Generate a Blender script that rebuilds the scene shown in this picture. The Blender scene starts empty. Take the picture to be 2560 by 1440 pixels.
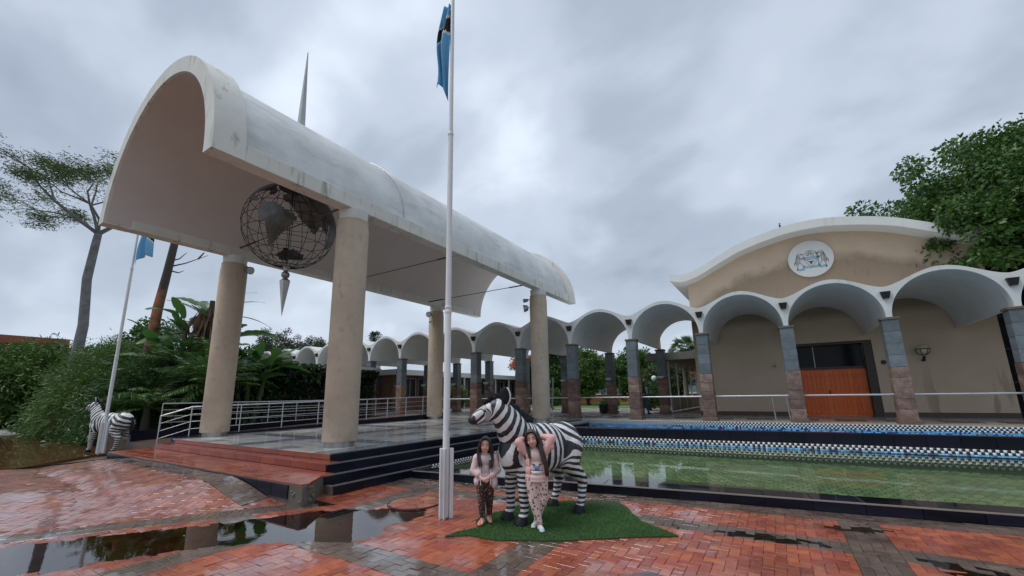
import bpy, bmesh, math, random
import numpy as np
from mathutils import Vector, Matrix, Euler
random.seed(7); RNG = np.random.default_rng(11)
scene = bpy.context.scene
COL = scene.collection
PI = math.pi

# ------------------------------------------------------------------ camera
def cam_setup():
    pitch, roll, yaw = .2, -.0146, -.5652
    fw = Vector((math.sin(yaw)*math.cos(pitch), math.cos(yaw)*math.cos(pitch), math.sin(pitch)))
    r0 = Vector((math.cos(yaw), -math.sin(yaw), 0)); u0 = r0.cross(fw)
    r = r0*math.cos(roll)+u0*math.sin(roll); u = u0*math.cos(roll)-r0*math.sin(roll)
    cd = bpy.data.cameras.new('camera'); co = bpy.data.objects.new('camera', cd); COL.objects.link(co)
    M_ = Matrix((r, u, -fw)).transposed().to_4x4(); M_.translation = (0, 0, 1.7)
    co.matrix_world = M_
    cd.sensor_width = 36; cd.lens = 36*1040.11/2560
    cd.shift_x = (1280-1270.9)/2560; cd.shift_y = (778.73-720)/2560
    cd.clip_start = .05; cd.clip_end = 3000
    scene.camera = co
cam_setup()

# ------------------------------------------------------------------ sky, sun, exposure
SUN_EL, SUN_AZ = math.radians(64), math.atan2(-.75, -.65)
def world_setup():
    w = bpy.data.worlds.new('World'); scene.world = w; w.use_nodes = True
    N, L = w.node_tree.nodes, w.node_tree.links; N.clear()
    def n(t, **k):
        x = N.new(t)
        for a, b in k.items(): setattr(x, a, b)
        return x
    out = n('ShaderNodeOutputWorld'); bg = n('ShaderNodeBackground'); L.new(bg.outputs[0], out.inputs[0])
    tc = n('ShaderNodeTexCoord'); sep = n('ShaderNodeSeparateXYZ'); L.new(tc.outputs['Generated'], sep.inputs[0])
    mx = n('ShaderNodeMath', operation='MAXIMUM'); L.new(sep.outputs[2], mx.inputs[0]); mx.inputs[1].default_value = 0
    ad = n('ShaderNodeMath', operation='ADD'); L.new(mx.outputs[0], ad.inputs[0]); ad.inputs[1].default_value = .50
    cb = n('ShaderNodeCombineXYZ')
    for i in (0, 1):
        d = n('ShaderNodeMath', operation='DIVIDE'); L.new(sep.outputs[i], d.inputs[0]); L.new(ad.outputs[0], d.inputs[1]); L.new(d.outputs[0], cb.inputs[i])
    mp = n('ShaderNodeMapping'); L.new(cb.outputs[0], mp.inputs[0]); mp.inputs['Rotation'].default_value = (0, 0, .5); mp.inputs['Scale'].default_value = (1, 1.25, 1)
    n1 = n('ShaderNodeTexNoise'); L.new(mp.outputs[0], n1.inputs['Vector'])
    for k, v in (('Scale', 3.0), ('Detail', 6), ('Roughness', .45), ('Distortion', .2)): n1.inputs[k].default_value = v
    n2 = n('ShaderNodeTexNoise'); L.new(mp.outputs[0], n2.inputs['Vector'])
    for k, v in (('Scale', 1.2), ('Detail', 3), ('Roughness', .5), ('Distortion', .3)): n2.inputs[k].default_value = v
    m1 = n('ShaderNodeMath', operation='MULTIPLY'); L.new(n1.outputs[0], m1.inputs[0]); m1.inputs[1].default_value = .55
    m2 = n('ShaderNodeMath', operation='MULTIPLY_ADD'); L.new(n2.outputs[0], m2.inputs[0]); m2.inputs[1].default_value = .45; L.new(m1.outputs[0], m2.inputs[2])
    cr = n('ShaderNodeValToRGB'); L.new(m2.outputs[0], cr.inputs[0]); e = cr.color_ramp
    e.interpolation = 'EASE'
    e.elements[0].position = .33; e.elements[0].color = (.26, .31, .385, 1)
    e.elements[1].position = .68; e.elements[1].color = (.68, .755, .86, 1)
    for p, c in ((.44, (.36, .418, .508, 1)), (.54, (.475, .54, .635, 1))):
        q = e.elements.new(p); q.color = c
    # a real overcast sky is thinner towards the horizon: pale band all round
    hz = n('ShaderNodeMapRange'); L.new(sep.outputs[2], hz.inputs[0]); hz.inputs[1].default_value = -.02; hz.inputs[2].default_value = .34; hz.inputs[3].default_value = .42; hz.inputs[4].default_value = 0
    hm = n('ShaderNodeMix', data_type='RGBA'); L.new(hz.outputs[0], hm.inputs[0]); L.new(cr.outputs[0], hm.inputs[6]); hm.inputs[7].default_value = (.54, .60, .69, 1)
    sky = n('ShaderNodeTexSky'); sky.sky_type = 'NISHITA'; sky.sun_disc = False; sky.sun_elevation = SUN_EL; sky.sun_rotation = SUN_AZ
    sm = n('ShaderNodeVectorMath', operation='SCALE'); L.new(sky.outputs[0], sm.inputs[0]); sm.inputs['Scale'].default_value = .1
    fm = n('ShaderNodeMix', data_type='RGBA'); fm.inputs[0].default_value = .94; L.new(sm.outputs[0], fm.inputs[6]); L.new(hm.outputs[2], fm.inputs[7])
    L.new(fm.outputs[2], bg.inputs[0]); bg.inputs[1].default_value = 1.0
    s = bpy.data.lights.new('sun', 'SUN'); s.energy = 1.5; s.angle = math.radians(30); s.color = (1, .97, .93)
    so = bpy.data.objects.new('sun', s); COL.objects.link(so)
    d = Vector((math.sin(SUN_AZ)*math.cos(SUN_EL), math.cos(SUN_AZ)*math.cos(SUN_EL), math.sin(SUN_EL)))
    so.rotation_euler = d.to_track_quat('Z', 'Y').to_euler(); so.location = d*60
world_setup()
vs = scene.view_settings
vs.view_transform = 'Standard'; vs.look = 'None'; vs.exposure = 0.36; vs.gamma = 1; vs.use_curve_mapping = False

# ------------------------------------------------------------------ helpers
def tag(o, label=None, cat=None, group=None, kind=None):
    if label: o['label'] = label
    if cat: o['category'] = cat
    if group: o['group'] = group
    if kind: o['kind'] = kind
    return o
def thing(name, label, cat, loc=(0, 0, 0), rz=0, group=None):
    o = bpy.data.objects.new(name, None); COL.objects.link(o); o.empty_display_size = .1
    o.location = loc; o.rotation_euler = (0, 0, rz); return tag(o, label, cat, group)
def copy_tree(o, parent=None):
    c = o.copy(); COL.objects.link(c)
    if parent: c.parent = parent
    for ch in list(o.children): copy_tree(ch, c)
    return c
def put(name, me, parent=None, loc=(0, 0, 0), rot=None):
    o = bpy.data.objects.new(name, me); COL.objects.link(o)
    if parent: o.parent = parent
    o.location = loc
    if rot is not None: o.rotation_euler = rot
    return o
def mesh(name, v, f, mats, mi=None, smooth=False, sharp=None):
    me = bpy.data.meshes.new(name); me.from_pydata([tuple(p) for p in v], [], f)
    for m in (mats if isinstance(mats, (list, tuple)) else [mats]): me.materials.append(m)
    if mi is not None: me.polygons.foreach_set('material_index', mi)
    if smooth:
        me.polygons.foreach_set('use_smooth', [True]*len(me.polygons))
        me.set_sharp_from_angle(angle=math.radians(sharp or 40))
    me.update(); return me
def fastmesh(name, V, F, mats, mi=None, smooth=False):
    """V (n,3) array, F (m,k) array with constant k."""
    me = bpy.data.meshes.new(name); k = F.shape[1]
    me.vertices.add(len(V)); me.vertices.foreach_set('co', np.ascontiguousarray(V, dtype=np.float32).ravel())
    me.loops.add(F.size); me.loops.foreach_set('vertex_index', np.ascontiguousarray(F, dtype=np.int32).ravel())
    me.polygons.add(len(F)); me.polygons.foreach_set('loop_start', np.arange(0, F.size, k, dtype=np.int32))
    for m in (mats if isinstance(mats, (list, tuple)) else [mats]): me.materials.append(m)
    if mi is not None: me.polygons.foreach_set('material_index', np.asarray(mi, dtype=np.int32))
    if smooth: me.polygons.foreach_set('use_smooth', np.ones(len(F), dtype=bool))
    me.update(calc_edges=True); me.validate(); return me

class MB:
    def __init__(s): s.v = []; s.f = []; s.m = []
    def add(s, v, f, mi=0):
        b = len(s.v); s.v += [tuple(p) for p in v]
        s.f += [tuple(b+i for i in q) for q in f]; s.m += [mi]*len(f); return s
    def box(s, x0, x1, y0, y1, z0, z1, mi=0):
        return s.add([(x0, y0, z0), (x1, y0, z0), (x1, y1, z0), (x0, y1, z0), (x0, y0, z1), (x1, y0, z1), (x1, y1, z1), (x0, y1, z1)],
                     [(3, 2, 1, 0), (4, 5, 6, 7), (0, 1, 5, 4), (1, 2, 6, 5), (2, 3, 7, 6), (3, 0, 4, 7)], mi)
    def bar(s, p0, p1, w, h, mi=0):
        p0, p1 = Vector(p0), Vector(p1); d = (p1-p0).normalized()
        up = Vector((0, 0, 1)) if abs(d.z) < .95 else Vector((0, 1, 0))
        a = d.cross(up).normalized()*(w/2); b = a.cross(d).normalized()*(h/2)
        v = [p+sa*a+sb*b for p in (p0, p1) for sa, sb in ((-1, -1), (1, -1), (1, 1), (-1, 1))]
        return s.add(v, [(0, 1, 2, 3), (7, 6, 5, 4), (0, 4, 5, 1), (1, 5, 6, 2), (2, 6, 7, 3), (3, 7, 4, 0)], mi)
    def tube(s, pts, rad, n=8, mi=0, caps=True, sq=1.0):
        pts = [Vector(p) for p in pts]; m = len(pts)
        if not isinstance(rad, (list, tuple, np.ndarray)): rad = [rad]*m
        prev = None; V = []
        for i, p in enumerate(pts):
            d = (pts[min(i+1, m-1)]-pts[max(i-1, 0)]).normalized()
            if prev is None:
                up = Vector((0, 0, 1)) if abs(d.z) < .9 else Vector((1, 0, 0)); a = d.cross(up).normalized()
            else: a = (prev-d*prev.dot(d)).normalized()
            prev = a; b = d.cross(a)
            for k in range(n):
                t = 2*PI*k/n; V.append(p+a*math.cos(t)*rad[i]+b*math.sin(t)*rad[i]*sq)
        F = [(i*n+k, i*n+(k+1) % n, (i+1)*n+(k+1) % n, (i+1)*n+k) for i in range(m-1) for k in range(n)]
        if caps: F += [tuple(range(n-1, -1, -1)), tuple((m-1)*n+k for k in range(n))]
        return s.add(V, F, mi)
    def cyl(s, p0, p1, r0, r1=None, n=16, mi=0): return s.tube([p0, p1], [r0, r0 if r1 is None else r1], n, mi)
    def ell(s, c, r, n=12, k=8, mi=0, R=None):
        c = Vector(c); r = r if isinstance(r, (tuple, list)) else (r, r, r); V = []; F = []
        for i in range(1, k):
            a = PI*i/k
            for j in range(n):
                t = 2*PI*j/n; p = Vector((r[0]*math.sin(a)*math.cos(t), r[1]*math.sin(a)*math.sin(t), r[2]*math.cos(a)))
                V.append(c+(R @ p if R else p))
        V.append(c+(R @ Vector((0, 0, r[2])) if R else Vector((0, 0, r[2])))); V.append(c-(R @ Vector((0, 0, r[2])) if R else Vector((0, 0, r[2]))))
        T, B = len(V)-2, len(V)-1
        for i in range(k-2):
            for j in range(n): F.append((i*n+j, (i+1)*n+j, (i+1)*n+(j+1) % n, i*n+(j+1) % n))
        for j in range(n): F.append((T, j, (j+1) % n)); F.append((B, (k-2)*n+(j+1) % n, (k-2)*n+j))
        return s.add(V, F, mi)
    def lathe(s, prof, c=(0, 0, 0), n=24, mi=0):
        m = len(prof); V = [(c[0]+r*math.cos(2*PI*k/n), c[1]+r*math.sin(2*PI*k/n), c[2]+z) for r, z in prof for k in range(n)]
        F = [(i*n+k, i*n+(k+1) % n, (i+1)*n+(k+1) % n, (i+1)*n+k) for i in range(m-1) for k in range(n)]
        F += [tuple(range(n-1, -1, -1)), tuple((m-1)*n+k for k in range(n))]
        return s.add(V, F, mi)
    def prism(s, poly, z0, z1, mi=0):
        n = len(poly); V = [(x, y, z0) for x, y in poly]+[(x, y, z1) for x, y in poly]
        return s.add(V, [tuple(range(n-1, -1, -1)), tuple(range(n, 2*n))]+[(i, (i+1) % n, n+(i+1) % n, n+i) for i in range(n)], mi)
    def band(s, lo, hi, y0, y1, mi=0):
        """solid between two polylines of (x,z) points with the same count, from y0 to y1"""
        n = len(lo); V = [(x, y, z) for y in (y0, y1) for x, z in list(lo)+list(hi)]; F = []; q = 2*n
        for i in range(n-1):
            F += [(i, i+1, n+i+1, n+i), (q+i+1, q+i, q+n+i, q+n+i+1), (i+1, i, q+i, q+i+1), (n+i, n+i+1, q+n+i+1, q+n+i)]
        F += [(0, n, q+n, q), (n-1, q+n-1, q+2*n-1, 2*n-1)]
        return s.add(V, F, mi)
    def me(s, name, mats, smooth=False, sharp=None): return mesh(name, s.v, s.f, mats, s.m, smooth, sharp)
    def build(s, name, mats, parent=None, smooth=False, sharp=None, bevel=0, loc=(0, 0, 0)):
        o = put(name, s.me(name, mats, smooth, sharp), parent, loc)
        if bevel:
            b = o.modifiers.new('bevel', 'BEVEL'); b.width = bevel; b.segments = 2; b.limit_method = 'ANGLE'; b.angle_limit = math.radians(50)
        return o

# ------------------------------------------------------------------ materials
def mat_base(name):
    m = bpy.data.materials.new(name); m.use_nodes = True; nt = m.node_tree
    b = nt.nodes['Principled BSDF']
    def n(t, **k):
        x = nt.nodes.new(t)
        for a, c in k.items(): setattr(x, a, c)
        return x
    return m, n, nt.links.new, b
def vec(c): return (c[0], c[1], c[2], 1)
def mul(c, k): return (min(1, c[0]*k), min(1, c[1]*k), min(1, c[2]*k))
def noise_node(n, L, co, sc, det=4, rough=.55, dist=0.0, mapsc=None):
    t = n('ShaderNodeTexNoise')
    for k, v in (('Scale', sc), ('Detail', det), ('Roughness', rough), ('Distortion', dist)): t.inputs[k].default_value = v
    if mapsc:
        mp = n('ShaderNodeMapping'); mp.inputs['Scale'].default_value = mapsc; L(co, mp.inputs[0]); L(mp.outputs[0], t.inputs['Vector'])
    else: L(co, t.inputs['Vector'])
    return t.outputs[0]
def rng_node(n, L, x, a, b, c=0.0, d=1.0, smooth=False):
    r = n('ShaderNodeMapRange'); L(x, r.inputs[0])
    if smooth: r.interpolation_type = 'SMOOTHSTEP'
    for i, v in zip((1, 2, 3, 4), (a, b, c, d)): r.inputs[i].default_value = v
    return r.outputs[0]
def mix_node(n, L, fac, a, b):
    m = n('ShaderNodeMix', data_type='RGBA')
    (L(fac, m.inputs[0]) if not isinstance(fac, (int, float)) else setattr(m.inputs[0], 'default_value', fac))
    for i, c in ((6, a), (7, b)):
        if isinstance(c, (tuple, list)): m.inputs[i].default_value = vec(c)
        else: L(c, m.inputs[i])
    return m.outputs[2]
def M(name, c, r=.6, var=.15, sc=3., c2=None, bump=0., bsc=60., metal=0., spec=.5, streak=None, streak_w=(.5, .72), streak_map=(2.5, 2.5, .18),
      isl=0., rvar=0., world=False, coat=0., fine=.0, sss=0):
    m, n, L, b = mat_base(name)
    if world: co = n('ShaderNodeNewGeometry').outputs['Position']
    else: co = n('ShaderNodeTexCoord').outputs['Object']
    f = rng_node(n, L, noise_node(n, L, co, sc, 6, .6), .3, .7)
    col = mix_node(n, L, f, mul(c, 1-var), c2 if c2 else mul(c, 1+var))
    if fine:
        g = rng_node(n, L, noise_node(n, L, co, bsc*1.5, 3, .7), .35, .65)
        col = mix_node(n, L, g, mix_node(n, L, 1-fine, (0, 0, 0), col), col)
    if streak:
        s = rng_node(n, L, noise_node(n, L, co, 1., 6, .65, .3, streak_map), streak_w[0], streak_w[1])
        col = mix_node(n, L, s, col, streak)
    if isl:
        oi = n('ShaderNodeObjectInfo').outputs['Random']; ri = n('ShaderNodeNewGeometry').outputs['Random Per Island']
        a = n('ShaderNodeMath', operation='ADD'); L(oi, a.inputs[0]); L(ri, a.inputs[1])
        fr = n('ShaderNodeMath', operation='FRACT'); L(a.outputs[0], fr.inputs[0])
        h = n('ShaderNodeHueSaturation'); L(col, h.inputs['Color']); L(rng_node(n, L, fr.outputs[0], 0, 1, 1-isl, 1+isl), h.inputs['Value'])
        L(rng_node(n, L, fr.outputs[0], 0, 1, .5-.03*isl, .5+.03*isl), h.inputs['Hue']); col = h.outputs[0]
    L(col, b.inputs['Base Color'])
    b.inputs['Roughness'].default_value = r; b.inputs['Metallic'].default_value = metal; b.inputs['Specular IOR Level'].default_value = spec
    if rvar: L(rng_node(n, L, noise_node(n, L, co, sc*1.7, 4), .3, .7, max(.02, r-rvar), min(1, r+rvar)), b.inputs['Roughness'])
    if coat: b.inputs['Coat Weight'].default_value = coat; b.inputs['Coat Roughness'].default_value = .1
    if bump:
        bp = n('ShaderNodeBump'); bp.inputs['Strength'].default_value = bump; bp.inputs['Distance'].default_value = .01
        L(noise_node(n, L, co, bsc, 5, .6), bp.inputs['Height']); L(bp.outputs[0], b.inputs['Normal'])
    return m
def wet_mat(name, c, c2, isl=.22, r0=.10, r1=.55, cw=(1.0, .12)):
    """rain-wet paving: wet film patches follow world position"""
    m, n, L, b = mat_base(name)
    pos = n('ShaderNodeNewGeometry').outputs['Position']
    f = rng_node(n, L, noise_node(n, L, pos, 9., 5, .6), .3, .7)
    col = mix_node(n, L, f, c, c2)
    col = mix_node(n, L, rng_node(n, L, noise_node(n, L, pos, 90., 3, .7), .5, .75, 0, .45), col, mul(c, .45))
    col = mix_node(n, L, rng_node(n, L, noise_node(n, L, pos, .9, 5, .6), .5, .72, 0, .55), col, (.11, .065, .045))
    oi = n('ShaderNodeObjectInfo').outputs['Random']; ri = n('ShaderNodeNewGeometry').outputs['Random Per Island']
    a = n('ShaderNodeMath', operation='ADD'); L(oi, a.inputs[0]); L(ri, a.inputs[1])
    fr = n('ShaderNodeMath', operation='FRACT'); L(a.outputs[0], fr.inputs[0])
    h = n('ShaderNodeHueSaturation'); L(col, h.inputs['Color']); L(rng_node(n, L, fr.outputs[0], 0, 1, 1-isl, 1+isl), h.inputs['Value'])
    L(rng_node(n, L, fr.outputs[0], 0, 1, .492, .508), h.inputs['Hue']); L(h.outputs[0], b.inputs['Base Color'])
    w = noise_node(n, L, pos, 1.6, 6, .62, .4)
    L(rng_node(n, L, w, .38, .62, r0, r1), b.inputs['Roughness'])
    L(rng_node(n, L, w, .40, .60, cw[0], cw[1]), b.inputs['Coat Weight']); b.inputs['Coat Roughness'].default_value = .08; b.inputs['Coat IOR'].default_value = 1.7
    bp = n('ShaderNodeBump'); bp.inputs['Strength'].default_value = .35; bp.inputs['Distance'].default_value = .004
    L(noise_node(n, L, pos, 130., 4, .65), bp.inputs['Height']); L(bp.outputs[0], b.inputs['Normal'])
    return m
def water_mat(name, tint=(1, 1, 1), rough=.01, wave=.0, wsc=6., wdist=.01, turb=None, ior=1.33):
    m, n, L, b = mat_base(name); nt = m.node_tree; nt.nodes.remove(b)
    out = [x for x in nt.nodes if x.type == 'OUTPUT_MATERIAL'][0]
    tr = n('ShaderNodeBsdfTransparent'); tr.inputs[0].default_value = vec(tint)
    gl = n('ShaderNodeBsdfGlossy'); gl.inputs['Roughness'].default_value = rough
    fr = n('ShaderNodeFresnel'); fr.inputs[0].default_value = ior
    ms = n('ShaderNodeMixShader'); L(fr.outputs[0], ms.inputs[0])
    if turb:
        df = n('ShaderNodeBsdfDiffuse'); df.inputs[0].default_value = vec(turb[0])
        m2 = n('ShaderNodeMixShader'); m2.inputs[0].default_value = turb[1]; L(tr.outputs[0], m2.inputs[1]); L(df.outputs[0], m2.inputs[2]); L(m2.outputs[0], ms.inputs[1])
    else: L(tr.outputs[0], ms.inputs[1])
    L(gl.outputs[0], ms.inputs[2]); L(ms.outputs[0], out.inputs[0])
    if wave:
        pos = n('ShaderNodeNewGeometry').outputs['Position']
        bp = n('ShaderNodeBump'); bp.inputs['Strength'].default_value = wave; bp.inputs['Distance'].default_value = wdist
        L(noise_node(n, L, pos, wsc, 4, .6), bp.inputs['Height']); L(bp.outputs[0], gl.inputs['Normal']); L(bp.outputs[0], fr.inputs['Normal'])
    return m
def leaf_mat(name, a, b_, rough=.45, trans=.25):
    m, n, L, b = mat_base(name); nt = m.node_tree
    ri = n('ShaderNodeNewGeometry').outputs['Random Per Island']
    pos = n('ShaderNodeTexCoord').outputs['Object']
    f = rng_node(n, L, noise_node(n, L, pos, 1.1, 3, .5), .35, .65)
    ad = n('ShaderNodeMath', operation='ADD'); L(f, ad.inputs[0]); L(ri, ad.inputs[1])
    hv = n('ShaderNodeMath', operation='MULTIPLY'); L(ad.outputs[0], hv.inputs[0]); hv.inputs[1].default_value = .5
    col = mix_node(n, L, hv.outputs[0], a, b_)
    L(col, b.inputs['Base Color']); b.inputs['Roughness'].default_value = rough
    tl = n('ShaderNodeBsdfTranslucent'); L(col, tl.inputs[0]); ms = n('ShaderNodeMixShader'); ms.inputs[0].default_value = trans
    out = [x for x in nt.nodes if x.type == 'OUTPUT_MATERIAL'][0]
    L(b.outputs[0], ms.inputs[1]); L(tl.outputs[0], ms.inputs[2]); L(ms.outputs[0], out.inputs[0])
    return m
WHITE = M('white_paint_aged', (.66, .67, .655), .55, .06, 1.3, bump=.12, bsc=30, streak=(.50, .49, .45), streak_w=(.56, .8))
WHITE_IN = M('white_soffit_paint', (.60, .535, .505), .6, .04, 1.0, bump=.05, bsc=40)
SHELL = M('weathered_roof_coat', (.60, .615, .61), .5, .16, .9, bump=.5, bsc=7, streak=(.40, .41, .41), streak_w=(.50, .74), streak_map=(2.2, .8, 2.2))
FASCIA = M('stained_fascia_paint', (.66, .65, .60), .5, .08, 1.5, bump=.15, bsc=40, streak=(.36, .345, .29), streak_w=(.55, .68), streak_map=(5, 5, .7))
TAN = M('tan_textured_plaster', (.52, .42, .32), .75, .17, 1.3, bump=.5, bsc=90, streak=(.36, .27, .19), streak_w=(.56, .74), streak_map=(4, 4, 2.), fine=.10)
STEEL = M('stainless_steel', (.55, .56, .58), .42, .05, 4, metal=1., rvar=.08)
GALV = M('grey_metal', (.33, .34, .35), .4, .1, 4, metal=.7)
DARKMETAL = M('black_iron', (.018, .019, .021), .4, .2, 8, metal=.5)
BLACK = M('black_plastic', (.015, .016, .018), .4, .2, 8)
WPOLE = M('white_pole_paint', (.72, .73, .74), .35, .05, 5, streak=(.24, .29, .33), streak_w=(.66, .68), streak_map=(14, 14, 2.6))
CONC = M('grey_concrete', (.30, .28, .25), .8, .2, 4, bump=.4, bsc=40)
# ================================================================== GROUND
def S(t): t = min(1, max(0, t)); return t*t*(3-2*t)
BQ = (-8.3, 1.33); BE = (.5277, .8494); BN = (-.8494, .5277)
def bd(x, y): return (x-BQ[0])*BN[0]+(y-BQ[1])*BN[1]
def vnoise(x, y, s, k=0):
    from mathutils import noise as N_
    return N_.noise(Vector((x*s+k*17.3, y*s-k*9.1, k*3.7)))
BASINS = [(-6.42, 2.72, 2.0, .50, math.atan2(BE[1], BE[0]), .034), (-7.5, 1.15, 1.0, .5, math.atan2(BE[1], BE[0]), .030), (-5.45, 3.75, .85, .55, .5, .026), (-4.85, 3.8, .4, .32, .3, .016), (-.4, 6.2, 1.3, .20, .1, .0105), (1.7, 6.0, 1.2, .40, .05, .0125),
          (-4.75, 4.75, .5, .35, .2, .012), (-6.3, 5.7, .5, .35, .8, .011), (2.6, 4.6, 1.2, .6, .3, .012), (-3.9, 6.3, .9, .25, .15, .011), (-5.9, 1.3, .6, .35, .2, .012), (-1.3, 4.35, .6, .25, .3, .012), (.6, 7.1, .8, .3, .2, .014)]
def gz(x, y):
    d = bd(x, y)
    z = .010 + .006*vnoise(x, y, .8) + .003*vnoise(x, y, 2.6, 1)
    if d > -.6:
        a = .13*S((d-.35)/3.2); b = .292*S((d-.35)/1.7)*S((y-1.7)/2.1)*S((x+17.5)/3.5)
        z += max(a, b)*S((-6.7-x)/1.1)
    if d < .9:
        for cx, cy, rx, ry, an, dep in BASINS:
            u = (x-cx)*math.cos(an)+(y-cy)*math.sin(an); v = -(x-cx)*math.sin(an)+(y-cy)*math.cos(an)
            z -= dep*math.exp(-(u/rx)**2-(v/ry)**2)*S((.5-d)/.5)
    return z
def clip(poly, a, b, c):
    """keep a*x+b*y<=c"""
    out = []
    for i in range(len(poly)):
        p, q = poly[i], poly[(i+1) % len(poly)]; dp = a*p[0]+b*p[1]-c; dq = a*q[0]+b*q[1]-c
        if dp <= 0: out.append(p)
        if (dp < 0 < dq) or (dq < 0 < dp):
            t = dp/(dp-dq); out.append((p[0]+(q[0]-p[0])*t, p[1]+(q[1]-p[1])*t))
    return out
def area(p): return .5*abs(sum(p[i][0]*p[(i+1) % len(p)][1]-p[(i+1) % len(p)][0]*p[i][1] for i in range(len(p))))
def rect_hp(x0, x1, y0, y1): return [(-1, 0, -x0), (1, 0, x1), (0, -1, -y0), (0, 1, y1)]
PW = .105   # paver module: 2:1 bricks
def herring(x0, x1, y0, y1, org=(0, 0), ang=0):
    ca, sa = math.cos(ang), math.sin(ang)
    cs = [((x-org[0])*ca+(y-org[1])*sa, -(x-org[0])*sa+(y-org[1])*ca) for x in (x0, x1) for y in (y0, y1)]
    i0, i1 = int(min(c[0] for c in cs)/PW)-2, int(max(c[0] for c in cs)/PW)+2
    j0, j1 = int(min(c[1] for c in cs)/PW)-2, int(max(c[1] for c in cs)/PW)+2
    for i in range(i0, i1):
        for j in range(j0, j1):
            m = (i-j) % 4
            if m == 0: r = (i, i+2, j, j+1)
            elif m == 3: r = (i, i+1, j, j+2)
            else: continue
            cx, cy = (r[0]+r[1])/2*PW, (r[2]+r[3])/2*PW
            wx, wy = org[0]+cx*ca-cy*sa, org[1]+cx*sa+cy*ca
            if not (x0-.2 < wx < x1+.2 and y0-.2 < wy < y1+.2): continue
            yield [(org[0]+u*PW*ca-v*PW*sa, org[1]+u*PW*sa+v*PW*ca) for u, v in ((r[0], r[2]), (r[1], r[2]), (r[1], r[3]), (r[0], r[3]))], (wx, wy, ang+(0 if m == 0 else PI/2))
def courses(p0, e, n_, length, rows, along=True):
    """rows of bricks from p0 along unit e, rows stacked along n_"""
    lw, dp = (PW*2, PW) if along else (PW, PW*2)
    for k in range(rows):
        s = -(k % 2)*lw/2
        while s < length:
            c = [(s, k*dp), (s+lw, k*dp), (s+lw, (k+1)*dp), (s, (k+1)*dp)]
            P_ = [(p0[0]+u*e[0]+v*n_[0], p0[1]+u*e[1]+v*n_[1]) for u, v in c]
            yield P_, (sum(q[0] for q in P_)/4, sum(q[1] for q in P_)/4, math.atan2(e[1], e[0])+(0 if along else PI/2))
            s += lw
WALL_A = math.atan(.14)
def wall_y(x): return 6.83+.14*(x+7.0)
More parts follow.
